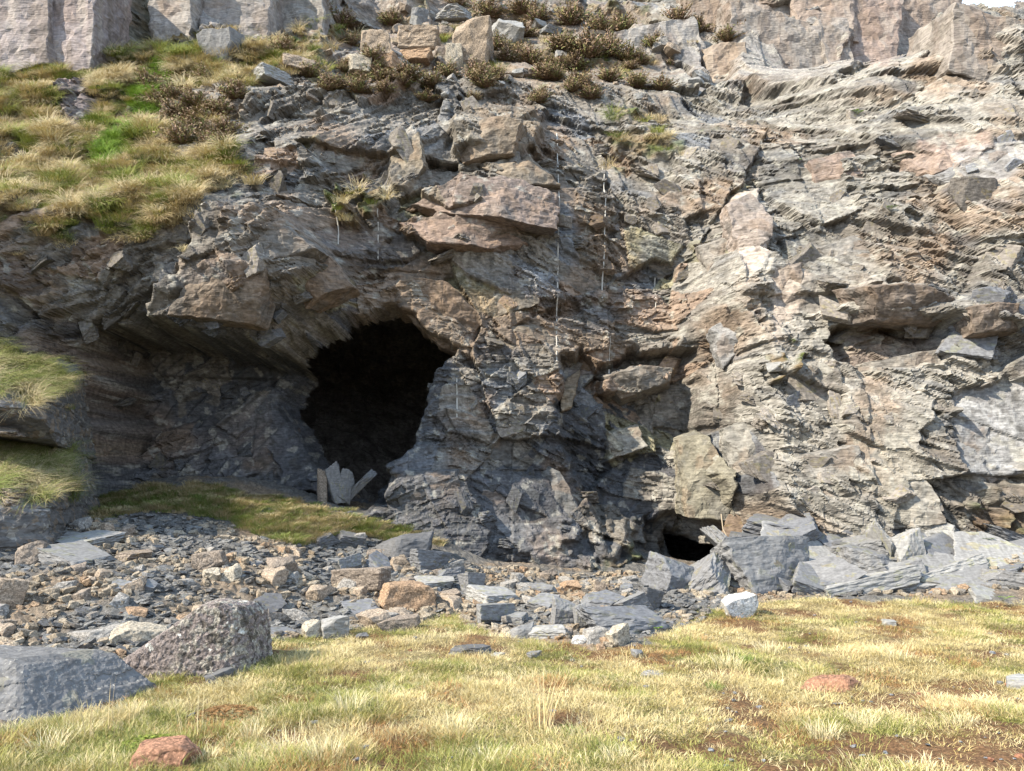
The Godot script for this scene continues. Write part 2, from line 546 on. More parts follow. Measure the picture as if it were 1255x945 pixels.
func list_features() -> void:
	var pink := lin(0.34, 0.25, 0.20)
	var slate := lin(0.10, 0.11, 0.13)
	# hollow under the overhang on the left, the big cave, the recess and the low adit
	feature([[95, 400], [190, 392], [255, 420], [330, 428], [352, 440], [372, 430], [420, 400], [470, 420], [470, 620], [250, 640], [80, 620]], 2.1, 0.12)
	feature([[306, 468], [324, 436], [376, 402], [440, 374], [484, 370], [512, 392], [566, 430], [532, 448], [526, 476], [520, 508], [508, 540], [494, 556], [466, 574], [446, 596], [430, 622], [380, 622], [362, 590], [338, 550], [316, 515], [304, 490]], 0.2, 0.08, 1.0, Color.BLACK, 0.0, 0.0, 4.2)
	feature([[690, 440], [712, 428], [735, 450], [770, 432], [848, 430], [852, 520], [848, 560], [886, 625], [887, 692], [800, 692], [745, 640], [700, 570], [684, 500]], 0.75, 0.1, 0.9)
	feature([[796, 640], [836, 628], [920, 646], [924, 704], [806, 704]], 0.7, 0.12)
	feature([[828, 650], [922, 672], [926, 708], [834, 708]], 0.4, 0.1, 1.0, Color.BLACK, 0.0, 0.0, 3.5)
	# noses and ledges that stand out
	feature([[180, 395], [230, 330], [262, 262], [330, 262], [395, 300], [428, 345], [370, 372], [330, 428], [255, 420]], -0.75, 0.14, 1.0, lin(0.25, 0.215, 0.18), 0.2)
	feature([[512, 238], [560, 222], [640, 232], [688, 248], [684, 276], [640, 278], [590, 262], [545, 262]], -0.5, 0.05, 0.35, pink, 0.6)
	feature([[490, 268], [545, 264], [600, 272], [640, 284], [600, 302], [540, 300], [500, 290]], -0.3, 0.05, 0.35, pink, 0.7)
	feature([[552, 152], [600, 140], [660, 148], [664, 190], [620, 196], [560, 192]], -0.5, 0.1, 0.6, lin(0.28, 0.24, 0.18), 0.4)
	feature([[596, 206], [650, 196], [682, 222], [640, 230], [600, 222]], -0.25, 0.06, 0.5, lin(0.30, 0.26, 0.2), 0.5)
	feature([[475, 190], [510, 160], [520, 200], [500, 240], [480, 225]], -0.25, 0.08, 0.5, lin(0.30, 0.26, 0.2), 0.5)
	feature([[735, 462], [775, 450], [822, 452], [818, 470], [760, 486], [735, 484]], -0.8, 0.05, 0.6)
	feature([[745, 530], [780, 520], [790, 548], [750, 560]], -0.3, 0.05, 0.4, lin(0.45, 0.43, 0.38), 0.6)
	feature([[836, 540], [862, 532], [888, 570], [890, 640], [840, 636]], -0.55, 0.06, 0.4, lin(0.36, 0.33, 0.24), 0.65)
	feature([[1005, 385], [1050, 355], [1120, 352], [1180, 372], [1240, 372], [1250, 410], [1160, 400], [1110, 392], [1060, 398]], -0.6, 0.07, 0.7)
	feature([[1020, 400], [1060, 398], [1110, 394], [1150, 402], [1150, 440], [1080, 452], [1030, 440]], 0.6, 0.08, 0.8, lin(0.24, 0.17, 0.13), 0.5)
	feature([[1040, 410], [1200, 412], [1235, 430], [1180, 452], [1060, 450]], -0.12, 0.1, 0.8)
	# smooth faces
	feature([[1168, 486], [1200, 472], [1262, 462], [1268, 560], [1215, 592], [1180, 560]], 0.12, 0.06, 0.12, lin(0.35, 0.352, 0.355), 0.85)
	feature([[1072, 540], [1110, 530], [1130, 580], [1150, 645], [1080, 650], [1070, 600]], -0.05, 0.15, 0.4, lin(0.46, 0.43, 0.36), 0.6)
	feature([[896, 242], [930, 230], [948, 270], [930, 330], [912, 352], [904, 300]], -0.1, 0.05, 0.12, lin(0.46, 0.39, 0.34), 0.9)
	feature([[944, 330], [982, 322], [980, 370], [950, 420]], -0.08, 0.05, 0.2, lin(0.44, 0.37, 0.31), 0.8)
	feature([[1125, 175], [1210, 160], [1190, 200], [1140, 215]], -0.05, 0.06, 0.25, lin(0.42, 0.32, 0.27), 0.7)
	feature([[1160, 190], [1250, 170], [1262, 215], [1180, 225]], -0.04, 0.06, 0.2, lin(0.40, 0.40, 0.40), 0.7)
	feature([[480, 330], [560, 350], [590, 385], [580, 440], [545, 432], [500, 398], [482, 372]], -0.1, 0.08, 0.45, lin(0.28, 0.21, 0.15), 0.6)
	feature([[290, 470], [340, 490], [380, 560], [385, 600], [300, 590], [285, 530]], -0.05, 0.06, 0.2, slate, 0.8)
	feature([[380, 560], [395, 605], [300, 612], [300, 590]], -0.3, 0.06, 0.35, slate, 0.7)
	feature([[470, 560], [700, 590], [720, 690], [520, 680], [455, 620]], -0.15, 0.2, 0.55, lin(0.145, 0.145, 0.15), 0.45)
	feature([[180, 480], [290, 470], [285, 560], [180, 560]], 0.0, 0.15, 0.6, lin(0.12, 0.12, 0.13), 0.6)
	# crags along the top
	feature([[902, 58], [930, 28], [985, 30], [1035, 60], [1040, 95], [1000, 112], [930, 116], [898, 100]], -0.6, 0.12, 0.25, lin(0.36, 0.33, 0.30), 0.6)
	feature([[985, -20], [1072, -20], [1096, 60], [1085, 92], [1045, 88], [1030, 40]], -0.2, 0.12, 0.3, lin(0.36, 0.28, 0.24), 0.7)
	feature([[1075, -20], [1160, -10], [1180, 50], [1130, 75], [1098, 68]], 0.3, 0.1, 0.35, lin(0.36, 0.30, 0.26), 0.6)
	feature([[765, 42], [800, 26], [850, 55], [872, 92], [830, 84]], -0.5, 0.12, 0.3, lin(0.36, 0.35, 0.34), 0.7)
	feature([[-60, -60], [118, -60], [116, 40], [108, 70], [60, 72], [-60, 66]], -0.5, 0.15, 0.3, lin(0.40, 0.35, 0.345), 0.8)
	feature([[232, -60], [330, -60], [318, 38], [240, 44]], -0.4, 0.12, 0.3, lin(0.36, 0.33, 0.31), 0.7)
	feature([[150, -60], [190, -60], [186, 52], [146, 62]], 1.0, 0.3, 0.7, lin(0.06, 0.08, 0.03), 0.6)
	# turf
	feature([[-200, 66], [60, 72], [140, 72], [165, 48], [240, 46], [330, 40], [425, 36], [400, 78], [330, 96], [298, 132], [290, 190], [300, 238], [262, 262], [232, 292], [180, 270], [120, 286], [60, 284], [-200, 300]], 0.0, 0.5, 0.5, Color.BLACK, 0.0, 1.0)
	feature([[145, 70], [165, 70], [170, 150], [160, 180], [148, 150]], 0.8, 0.22, 0.6, Color.BLACK, 0.0, 1.0)
	feature([[72, 106], [112, 100], [118, 128], [104, 170], [82, 160]], -0.35, 0.12, 1.0, lin(0.2, 0.16, 0.15), 0.8, -2.0)
	feature([[172, 100], [235, 92], [300, 104], [298, 186], [225, 190], [190, 150]], 0.0, 0.3, 0.8, lin(0.30, 0.25, 0.19), 0.4, -0.65)
	feature([[735, 135], [800, 125], [860, 150], [850, 200], [780, 215], [745, 180]], 0.0, 0.4, 0.8, Color.BLACK, 0.0, 0.55)
	feature([[420, 10], [560, 0], [760, 0], [860, 30], [800, 100], [640, 110], [480, 40]], 0.0, 0.5, 0.35, lin(0.30, 0.225, 0.16), 0.55, 0.4)
	feature([[418, 240], [470, 236], [470, 256], [420, 268]], -0.2, 0.08, 0.5, Color.BLACK, 0.0, 1.0)
	feature([[705, 640], [745, 640], [795, 690], [770, 705], [720, 690]], -0.5, 0.3, 0.7, Color.BLACK, 0.0, 0.5)
	feature([[940, 440], [985, 430], [980, 450], [945, 462]], -0.1, 0.1, 0.6, Color.BLACK, 0.0, 0.8)
	feature([[1200, 600], [1262, 592], [1262, 640], [1210, 632]], -0.15, 0.2, 0.7, Color.BLACK, 0.0, 0.8)

var g_calm: PackedFloat32Array
var g_off: PackedFloat32Array
var g_tsh: PackedFloat32Array
var g_tcol: PackedColorArray
var row_out := []

func cliff_row(r: int) -> void:
	var NY := yrow.size()
	var calm := g_calm; var off := g_off; var tsh := g_tsh; var tcol := g_tcol
	var wa: FastNoiseLite = nz.warp_a
	var wb: FastNoiseLite = nz.warp_b
	var sp: FastNoiseLite = nz.speck
	var st: FastNoiseLite = nz.stain
	var tf: FastNoiseLite = nz.turf
	var fi: FastNoiseLite = nz.fine
	var ce: FastNoiseLite = nz.cell
	var cm: FastNoiseLite = nz.cell2
	var cs: FastNoiseLite = nz.cell3
	var out_d := PackedFloat32Array(); out_d.resize(NX)
	var out_f := PackedFloat32Array(); out_f.resize(NX)
	var out_t := PackedFloat32Array(); out_t.resize(NX)
	var out_c := PackedColorArray(); out_c.resize(NX)
	var yy := yrow[r]
	var hw := half_w(yy)
	var dy := yrow[mini(r + 1, NY - 1)] - yrow[maxi(r - 1, 0)]
	for c in NX:
		var i := r * NX + c
		var x := (c * 2.0 / (NX - 1) - 1.0) * hw
		var d0 := face.get_at(x, yy)
		var n_a := wa.get_noise_2d(x, yy)
		var n_b := wb.get_noise_2d(x, yy)
		var n_f := fi.get_noise_2d(x, yy)
		var id := floori((ce.get_noise_2d(x + n_b * 0.25, yy * 1.25 + n_a * 0.25) + 1.0) * 3000.0)
		var ra := (hsh(id, 1, 3) - 0.5) * 0.9
		var bd := yy + dip(x) + 0.12 * d0 + n_a * 0.10 + ra * x + hsh(id, 2, 3)
		var u := x - 0.2 * dip(x) + n_b * 0.12
		var cr := smoothstep(19.8, 21.4, d0)
		var k := calm[i]
		var big: float
		var mid: float
		var sml: float
		var lam: float
		var tone: float
		var id2 := floori((cm.get_noise_2d((u + n_f * 0.03) * 0.95, (bd + n_f * 0.03) * 1.25) + 1.0) * 4000.0)
		var h2 := hsh(id2, 4, 7)
		var an := (hsh(id2, 5, 7) - 0.5) * 2.4
		var saw := (u * sin(an) + bd * cos(an)) / (0.22 + 0.3 * hsh(id2, 6, 7))
		saw -= floorf(saw)
		if cr > 0.5:
			var lean := u + 0.16 * yy
			big = blocks(yy + n_a, lean, 3.2, 1.7, 0.2, 61) * 0.65 + blocks(u + 0.3 * yy, yy + n_a * 0.5, 1.4, 1.3, 0.4, 71) * 0.22 + (hsh(id, 8, 3) - 0.5) * 0.3
			mid = (h2 - 0.5) * 0.10 + (saw - 0.5) * 0.03
			sml = blocks(u, bd, 0.3, 0.16, -0.6, 91) * 0.02
			lam = n_f * 0.03
			tone = 0.8 + 0.35 * hsh(floori(lean / 1.5), 5, 61) + 0.1 * h2
		else:
			big = blocks(u, bd, 2.4, 0.95, 0.5, 11) * 0.16 + (hsh(id, 8, 3) - 0.5) * 0.36 + ((hsh(id, 9, 3) - 0.5) * fposmod(x, 2.0) + (hsh(id, 10, 3) - 0.5) * fposmod(yy, 2.0)) * 0.12
			mid = (h2 - 0.5) * 0.20 + (saw - 0.5) * 0.085
			sml = blocks(u + n_f * 0.03, bd + n_f * 0.015, 0.40, 0.13, 0.8, 31) * 0.07
			var q := floori((bd + n_f * 0.03) / 0.05)
			lam = (hsh(q, floori(u * 4.0 + hsh(q, 2, 41) * 7.0), 41) - 0.5) * 0.034 + n_f * 0.012
			tone = 0.66 + 0.30 * h2 + 0.22 * hsh(id, 6, 5) + 0.24 * hsh(floori(bd / 0.11), floori(u / 0.4 + hsh(floori(bd / 0.11), 5, 5)), 52)
		var id3 := floori((cs.get_noise_2d(u + n_f * 0.04, bd * 1.9 + n_f * 0.06) + 1.0) * 5000.0)
		var h3 := hsh(id3, 4, 8)
		var f3 := (h3 - 0.5) * 0.085 + ((hsh(id3, 5, 8) - 0.5) * fposmod(u, 0.5) + (hsh(id3, 6, 8) - 0.5) * fposmod(bd, 0.5)) * 0.16
		if cr > 0.5: f3 *= 0.3
		sml += f3
		if hsh(id2, 12, 9) < 0.42:
			sml *= 0.25; lam *= 0.4   # clean joint faces between the ragged beds
		tone *= 0.82 + 0.36 * hsh(id3, 7, 8)
		var tu := cturf[i]
		if tu > 0.0:
			tu = clampf(tu * 1.5 - 0.5 + tf.get_noise_2d(x, yy) * 1.5, 0.0, 1.0) * clampf(tu * 2.0, 0.0, 1.0)
		var disp := big * lerpf(1.0, k, 0.7) + mid * k
		disp = lerpf(disp, tf.get_noise_2d(x * 1.7, yy * 1.7) * 0.45 + absf(fi.get_noise_2d(x * 0.6, yy * 0.6)) * 0.5, tu * 0.85)
		var d := d0 + off[i] - disp
		out_d[c] = d
		out_f[c] = (sml + lam) * k * (1.0 - tu * 0.8)
		out_t[c] = tu
		# ---- what the rock is made of
		var s1 := st.get_noise_2d(x, yy)
		var s2 := st.get_noise_2d(x + 90.0, bd * 2.0)
		var l1 := sp.get_noise_3d(x * 2.0, yy * 2.0, d)
		var right := clampf((x - 2.8) / 2.5, 0.0, 1.0)
		var edge_y := yy + n_a * 2.2 + (hsh(id2, 11, 9) - 0.5) * 1.1 + (hsh(id3, 11, 9) - 0.5) * 0.5
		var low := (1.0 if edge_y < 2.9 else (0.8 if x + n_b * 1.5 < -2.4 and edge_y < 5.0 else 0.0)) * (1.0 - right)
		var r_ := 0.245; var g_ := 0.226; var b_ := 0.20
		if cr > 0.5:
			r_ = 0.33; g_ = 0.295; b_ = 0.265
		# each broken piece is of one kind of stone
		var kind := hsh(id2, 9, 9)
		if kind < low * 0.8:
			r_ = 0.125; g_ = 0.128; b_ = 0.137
		elif kind > 1.0 - right * 0.75:
			r_ = 0.335; g_ = 0.318; b_ = 0.285
		elif kind > 0.42 and kind < 0.52:
			r_ = 0.32; g_ = 0.245; b_ = 0.19
		elif kind > 0.30 and kind < 0.36:
			r_ = 0.30; g_ = 0.28; b_ = 0.19
		elif kind > 0.20 and kind < 0.27:
			r_ = 0.24; g_ = 0.25; b_ = 0.265
		var w1 := smoothstep(0.05, 0.4, s1)          # iron brown
		r_ = lerpf(r_, 0.30, w1 * 0.6); g_ = lerpf(g_, 0.215, w1 * 0.6); b_ = lerpf(b_, 0.15, w1 * 0.6)
		var w2 := smoothstep(0.12, 0.42, s2)         # blue grey slate
		r_ = lerpf(r_, 0.17, w2 * 0.6); g_ = lerpf(g_, 0.178, w2 * 0.6); b_ = lerpf(b_, 0.19, w2 * 0.6)
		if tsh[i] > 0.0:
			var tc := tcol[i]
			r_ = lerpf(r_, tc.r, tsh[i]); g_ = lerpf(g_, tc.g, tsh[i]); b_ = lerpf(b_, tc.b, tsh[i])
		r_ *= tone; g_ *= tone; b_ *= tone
		var w3 := smoothstep(0.28, 0.36, l1 + right * 0.06)   # pale lichen
		r_ = lerpf(r_, 0.47, w3 * 0.6); g_ = lerpf(g_, 0.455, w3 * 0.6); b_ = lerpf(b_, 0.40, w3 * 0.6)
		var w4 := smoothstep(0.30, 0.40, -l1)
		r_ = lerpf(r_, 0.09, w4 * 0.5); g_ = lerpf(g_, 0.085, w4 * 0.5); b_ = lerpf(b_, 0.075, w4 * 0.5)
		if tu > 0.0:
			var gg := smoothstep(-0.2, 0.3, tf.get_noise_2d(x * 2.0 + 31.0, yy * 2.0))
			r_ = lerpf(r_, lerpf(0.24, 0.11, gg), tu); g_ = lerpf(g_, lerpf(0.18, 0.14, gg), tu); b_ = lerpf(b_, lerpf(0.10, 0.045, gg), tu)
		out_c[c] = Color(r_, g_, b_)
	row_out[r] = [out_d, out_f, out_c, out_t]

func build_cliff() -> MeshInstance3D:
	list_features()
	var y := -1.0
	while y < 20.6:
		yrow.append(y)
		y += lerpf(0.024, 0.044, clampf((y - 7.0) / 6.0, 0.0, 1.0))
	var NY := yrow.size()
	cd.resize(NX * NY); cturf.resize(NX * NY)
	var calm := PackedFloat32Array(); calm.resize(NX * NY); calm.fill(1.0)
	var off := PackedFloat32Array(); off.resize(NX * NY)
	var tsh := PackedFloat32Array(); tsh.resize(NX * NY)
	var tcol := PackedColorArray(); tcol.resize(NX * NY)
	var hole := PackedByteArray(); hole.resize(NX * NY)
	var ew: FastNoiseLite = nz.edge
	for f in feats:
		var fe: Feature = f
		var wob := 0.7 if fe.turf > 0.0 else 0.16
		var r0 := maxi(0, yrow.bsearch(fe.lo.y)); var r1 := mini(NY, yrow.bsearch(fe.hi.y) + 1)
		for r in range(r0, r1):
			var yy := yrow[r]
			var hw := half_w(yy)
			var c0 := clampi(int((fe.lo.x / hw * 0.5 + 0.5) * (NX - 1)), 0, NX - 1)
			var c1 := clampi(int((fe.hi.x / hw * 0.5 + 0.5) * (NX - 1)) + 1, 0, NX - 1)
			for c in range(c0, c1 + 1):
				var x := (c * 2.0 / (NX - 1) - 1.0) * hw
				var q := Vector2(x + ew.get_noise_2d(x, yy) * wob, yy + ew.get_noise_2d(x + 50.0, yy) * wob)
				var s := poly_dist(fe.poly, q)
				if s < -fe.soft: continue
				var k := smoothstep(-fe.soft, fe.soft, s)
				var i := r * NX + c
				off[i] += fe.d * k
				if fe.deep > 0.0 and s > 0.0:
					var along := (q.x - fe.lo.x - 0.5) / (fe.hi.x - fe.lo.x - 1.0)
					var run := minf(fe.deep, s * lerpf(4.0, 8.0, smoothstep(0.15, 0.6, along)))
					off[i] += run
					if run > 0.7: hole[i] = 1
				calm[i] = lerpf(calm[i], fe.calm, k)
				if fe.share > 0.0:
					tcol[i] = tcol[i].lerp(fe.tint, maxf(k * fe.share, 0.0)) if tsh[i] > 0.0 else fe.tint
					tsh[i] = maxf(tsh[i], k * fe.share)
				cturf[i] = clampf(cturf[i] + fe.turf * k, 0.0, 1.0)
	g_calm = calm; g_off = off; g_tsh = tsh; g_tcol = tcol
	row_out.resize(NY)
	var task := WorkerThreadPool.add_group_task(cliff_row, NY, 4, true)
	WorkerThreadPool.wait_for_group_task_completion(task)
	print("rows done")
	# soften the broken edges by about a pebble's width
	var soft := PackedFloat32Array(); soft.resize(NX * NY)
	for r in NY:
		var line: PackedFloat32Array = row_out[r][0]
		for c in range(1, NX - 1): soft[r * NX + c] = (line[c - 1] + line[c] * 4.0 + line[c + 1]) / 6.0
		soft[r * NX] = line[0]; soft[r * NX + NX - 1] = line[NX - 1]
	var verts := PackedVector3Array(); verts.resize(NX * NY)
	var cols := PackedColorArray()
	for r in NY:
		cols.append_array(row_out[r][2])
		var tl: PackedFloat32Array = row_out[r][3]
		var fl: PackedFloat32Array = row_out[r][1]
		var yy := yrow[r]
		var hw := half_w(yy)
		var dy := yrow[mini(r + 1, NY - 1)] - yrow[maxi(r - 1, 0)]
		var up := mini(r + 1, NY - 1) * NX
		var dn := maxi(r - 1, 0) * NX
		var o0 := r * NX
		for c in NX:
			var d := (soft[up + c] + soft[dn + c] + soft[o0 + c] * 4.0) / 6.0 - fl[c]
			cd[o0 + c] = d
			cturf[o0 + c] = tl[c]
			verts[o0 + c] = Vector3((c * 2.0 / (NX - 1) - 1.0) * hw + (hsh(r, c, 1) - 0.5) * 1.0 * hw / NX, yy + (hsh(r, c, 2) - 0.5) * 0.25 * dy, -d)
	row_out.clear()
	ccol = cols
	chole = hole
	var idx := PackedInt32Array()
	idx.resize((NX - 1) * (NY - 1) * 6)
	var o := 0
	for r in NY - 1:
		for c in NX - 1:
			var i := r * NX + c
			# the crest: nothing stands above it
			var v := verts[i]
			if v.y > crest(v.x) or hole[i] == 1: continue
			if (r + c) & 1:
				idx[o] = i; idx[o + 1] = i + NX; idx[o + 2] = i + 1
				idx[o + 3] = i + 1; idx[o + 4] = i + NX; idx[o + 5] = i + NX + 1
			else:
				idx[o] = i; idx[o + 1] = i + NX; idx[o + 2] = i + NX + 1
				idx[o + 3] = i; idx[o + 4] = i + NX + 1; idx[o + 5] = i + 1
			o += 6
	idx.resize(o)
	var arr := []
	arr.resize(Mesh.ARRAY_MAX)
	arr[Mesh.ARRAY_VERTEX] = verts
	arr[Mesh.ARRAY_COLOR] = cols
	arr[Mesh.ARRAY_INDEX] = idx
	var me := ArrayMesh.new()
	me.add_surface_from_arrays(Mesh.PRIMITIVE_TRIANGLES, arr)
	var mi := MeshInstance3D.new()
	mi.name = numbered("cliff")
	mi.mesh = me
	mi.material_override = M.cliff_rock
	add_child(mi)
	tag(mi, "weathered slate quarry cliff with a dark cave in its foot", "cliff", "", "structure")
	print("cliff verts ", verts.size(), " tris ", o / 3)
	return mi

func crest(x: float) -> float:
	var n: float = nz.edge.get_noise_2d(x * 0.6, 3.0) * 0.35 + blocks(x, 0.5, 0.9, 1.0, 0.0, 99) * 0.2
	return lerpf(20.4, 19.1, clampf((x - 12.0) / 4.5, 0.0, 1.0)) - maxf(0.0, x - 16.0) * 0.16 + n

# ---------------------------------------------------------------- ground
var lawn := PackedVector2Array()     # outline of the grassy floor, seen from above (x, z)

func build_lawn_outline() -> void:
	for p in [[-150, 905], [0, 900], [120, 870], [170, 845], [205, 828], [330, 786], [430, 776], [520, 762], [556, 752], [590, 774], [660, 790], [740, 800], [800, 790], [830, 765], [880, 748], [960, 737], [1100, 737], [1180, 738], [1255, 741], [1420, 741]]:
		var w := at(p[0], p[1], ground_hit(p[0], p[1]))
		lawn.append(Vector2(w.x, w.z))
	lawn.append(Vector2(14, -9)); lawn.append(Vector2(14, 8)); lawn.append(Vector2(-14, 8)); lawn.append(Vector2(-14, -4))

func patch(x: float, z: float) -> Dictionary:
	# what grows where: shares of green, moss and bare ground
	var g: float = nz.patch.get_noise_2d(x, z)
	var near := smoothstep(-7.5, -4.0, z)
	var left := smoothstep(1.0, -3.0, x)
	var mid := smoothstep(3.4, 0.5, absf(x + 0.4))
	var green := clampf(g * 2.4 + 0.10 + left * near * 0.65 + mid * 0.25, 0.0, 1.0)
	var moss := smoothstep(0.14, 0.36, nz.patch2.get_noise_2d(x, z))
	var bare := smoothstep(0.05, 0.35, nz.patch2.get_noise_2d(x + 40.0, z * 1.3) + (smoothstep(0.4, 2.0, x) * smoothstep(-7.0, -4.8, z)) * 0.5 - 0.08)
	return {"green": green, "moss": moss, "bare": bare}

func build_ground() -> void:
	var xs := PackedFloat32Array([-80, -50, -30, -20, -14, -11.5])
	var x := -10.0
	while x < 11.0:
		xs.append(x); x += 0.065
	xs.append_array(PackedFloat32Array([11.5, 14, 20, 30, 50, 80]))
	var zs := PackedFloat32Array([60, 40, 25, 15, 8, 4, 1, -1, -2])
	var z := -3.0
	while z > -16.2:
		zs.append(z); z -= 0.065
	var verts := PackedVector3Array(); var cols := PackedColorArray(); var idx := PackedInt32Array()
	for zz in zs:
		for xx in xs:
			var inside := Geometry2D.is_point_in_polygon(Vector2(xx + nz.edge.get_noise_2d(xx, zz) * 0.25, zz + nz.edge.get_noise_2d(xx, zz + 30.0) * 0.25), lawn)
			var h := ground(xx, zz)
			var c: Color
			if inside or zz > -3.0:
				var p := patch(xx, zz)
				c = lin(0.36, 0.29, 0.15).lerp(lin(0.15, 0.16, 0.05), p.green * 0.7)
				c = c.lerp(lin(0.20, 0.10, 0.05), maxf(p.moss * 0.8, p.bare * 0.85))
				c = c * (0.85 + 0.3 * hsh(int(xx * 40.0), int(zz * 40.0), 7))
			else:
				h += nz.fine.get_noise_2d(xx * 2.0, zz * 2.0) * 0.05
				var s: float = nz.stain.get_noise_2d(xx * 1.5, zz * 1.5)
				c = lin(0.19, 0.185, 0.175).lerp(lin(0.29, 0.23, 0.17), smoothstep(-0.1, 0.35, s))
				c = c * (0.75 + 0.5 * hsh(int(xx * 30.0), int(zz * 30.0), 8))
			verts.append(Vector3(xx, h, zz)); cols.append(c)
	var n := xs.size()
	for j in zs.size() - 1:
		for i in n - 1:
			var a := j * n + i
			idx.append_array(PackedInt32Array([a, a + n, a + 1, a + 1, a + n, a + n + 1]))
	var arr := []
	arr.resize(Mesh.ARRAY_MAX)
	arr[Mesh.ARRAY_VERTEX] = verts; arr[Mesh.ARRAY_COLOR] = cols; arr[Mesh.ARRAY_INDEX] = idx
	var me := ArrayMesh.new()
	me.add_surface_from_arrays(Mesh.PRIMITIVE_TRIANGLES, arr)
	var mi := MeshInstance3D.new()
	mi.name = numbered("ground"); mi.mesh = me; mi.material_override = M.soil
	add_child(mi)
	tag(mi, "straw coloured quarry floor rising into stony scree", "ground", "", "structure")

# ---------------------------------------------------------------- plants
func tuft_mesh(seed_: int, blades: int, height: float, spread: float, lean: float, width: float, droop: float, vary := 0.25) -> ArrayMesh:
	rng.seed = seed_
	var v := PackedVector3Array(); var col := PackedColorArray()
	for b in blades:
		var a := rng.randf() * TAU
		var r := spread * sqrt(rng.randf())
		var base := Vector3(cos(a) * r, -0.015, sin(a) * r)
		var dir_a := a + rng.randf_range(-1.2, 1.2)
		var out := Vector3(cos(dir_a), 0, sin(dir_a))
		var h := height * rng.randf_range(0.5, 1.0)
		var le := lean * rng.randf_range(0.2, 1.0)
		var side := Vector3(-out.z, 0, out.x).rotated(Vector3.UP, rng.randf_range(-1.0, 1.0)) * width * rng.randf_range(0.6, 1.1) * 0.5
		var c := rng.randf_range(1.0 - vary, 1.0 + vary)
		var tint := Color(c * rng.randf_range(0.94, 1.06), c, c * rng.randf_range(0.8, 1.15))
		var pts := []
		for s in 4:
			var t := s / 3.0
			var up := h * (t - droop * t * t * 0.5)
			pts.append(base + Vector3.UP * up + out * (h * le * t * (0.4 + 0.6 * t)))
		for s in 3:
			var w0 := 1.0 - s / 3.0
			var w1 := 1.0 - (s + 1) / 3.0
			w0 = pow(w0, 0.6); w1 = pow(w1, 0.6)
			var p0: Vector3 = pts[s] - side * w0; var p1: Vector3 = pts[s] + side * w0
			var q0: Vector3 = pts[s + 1] - side * w1; var q1: Vector3 = pts[s + 1] + side * w1
			v.append_array(PackedVector3Array([p0, q0, p1]))
			col.append_array(PackedColorArray([tint, tint, tint]))
			if s < 2:
				v.append_array(PackedVector3Array([p1, q0, q1]))
				col.append_array(PackedColorArray([tint, tint, tint]))
	var arr := []
	arr.resize(Mesh.ARRAY_MAX)
	arr[Mesh.ARRAY_VERTEX] = v; arr[Mesh.ARRAY_COLOR] = col
	var me := ArrayMesh.new()
	me.add_surface_from_arrays(Mesh.PRIMITIVE_TRIANGLES, arr)
	return me

func scatter(called: String, parent: Node, me: Mesh, mat: Material, xf: Array, colors: Array) -> void:
	if xf.is_empty(): return
	var mm := MultiMesh.new()
	mm.transform_format = MultiMesh.TRANSFORM_3D
	mm.use_colors = true
	mm.mesh = me
	mm.instance_count = xf.size()
	for i in xf.size():
		mm.set_instance_transform(i, xf[i])
		mm.set_instance_color(i, colors[i])
	var o := MultiMeshInstance3D.new()
	o.name = called
	o.multimesh = mm
	o.material_override = mat
	parent.add_child(o, true)
	o.set_meta("kind", "stuff")

func stuff(called: String, label: String, category: String) -> Node3D:
	var o := Node3D.new()
	o.name = numbered(called)
	add_child(o)
	tag(o, label, category, "", "stuff")
	return o

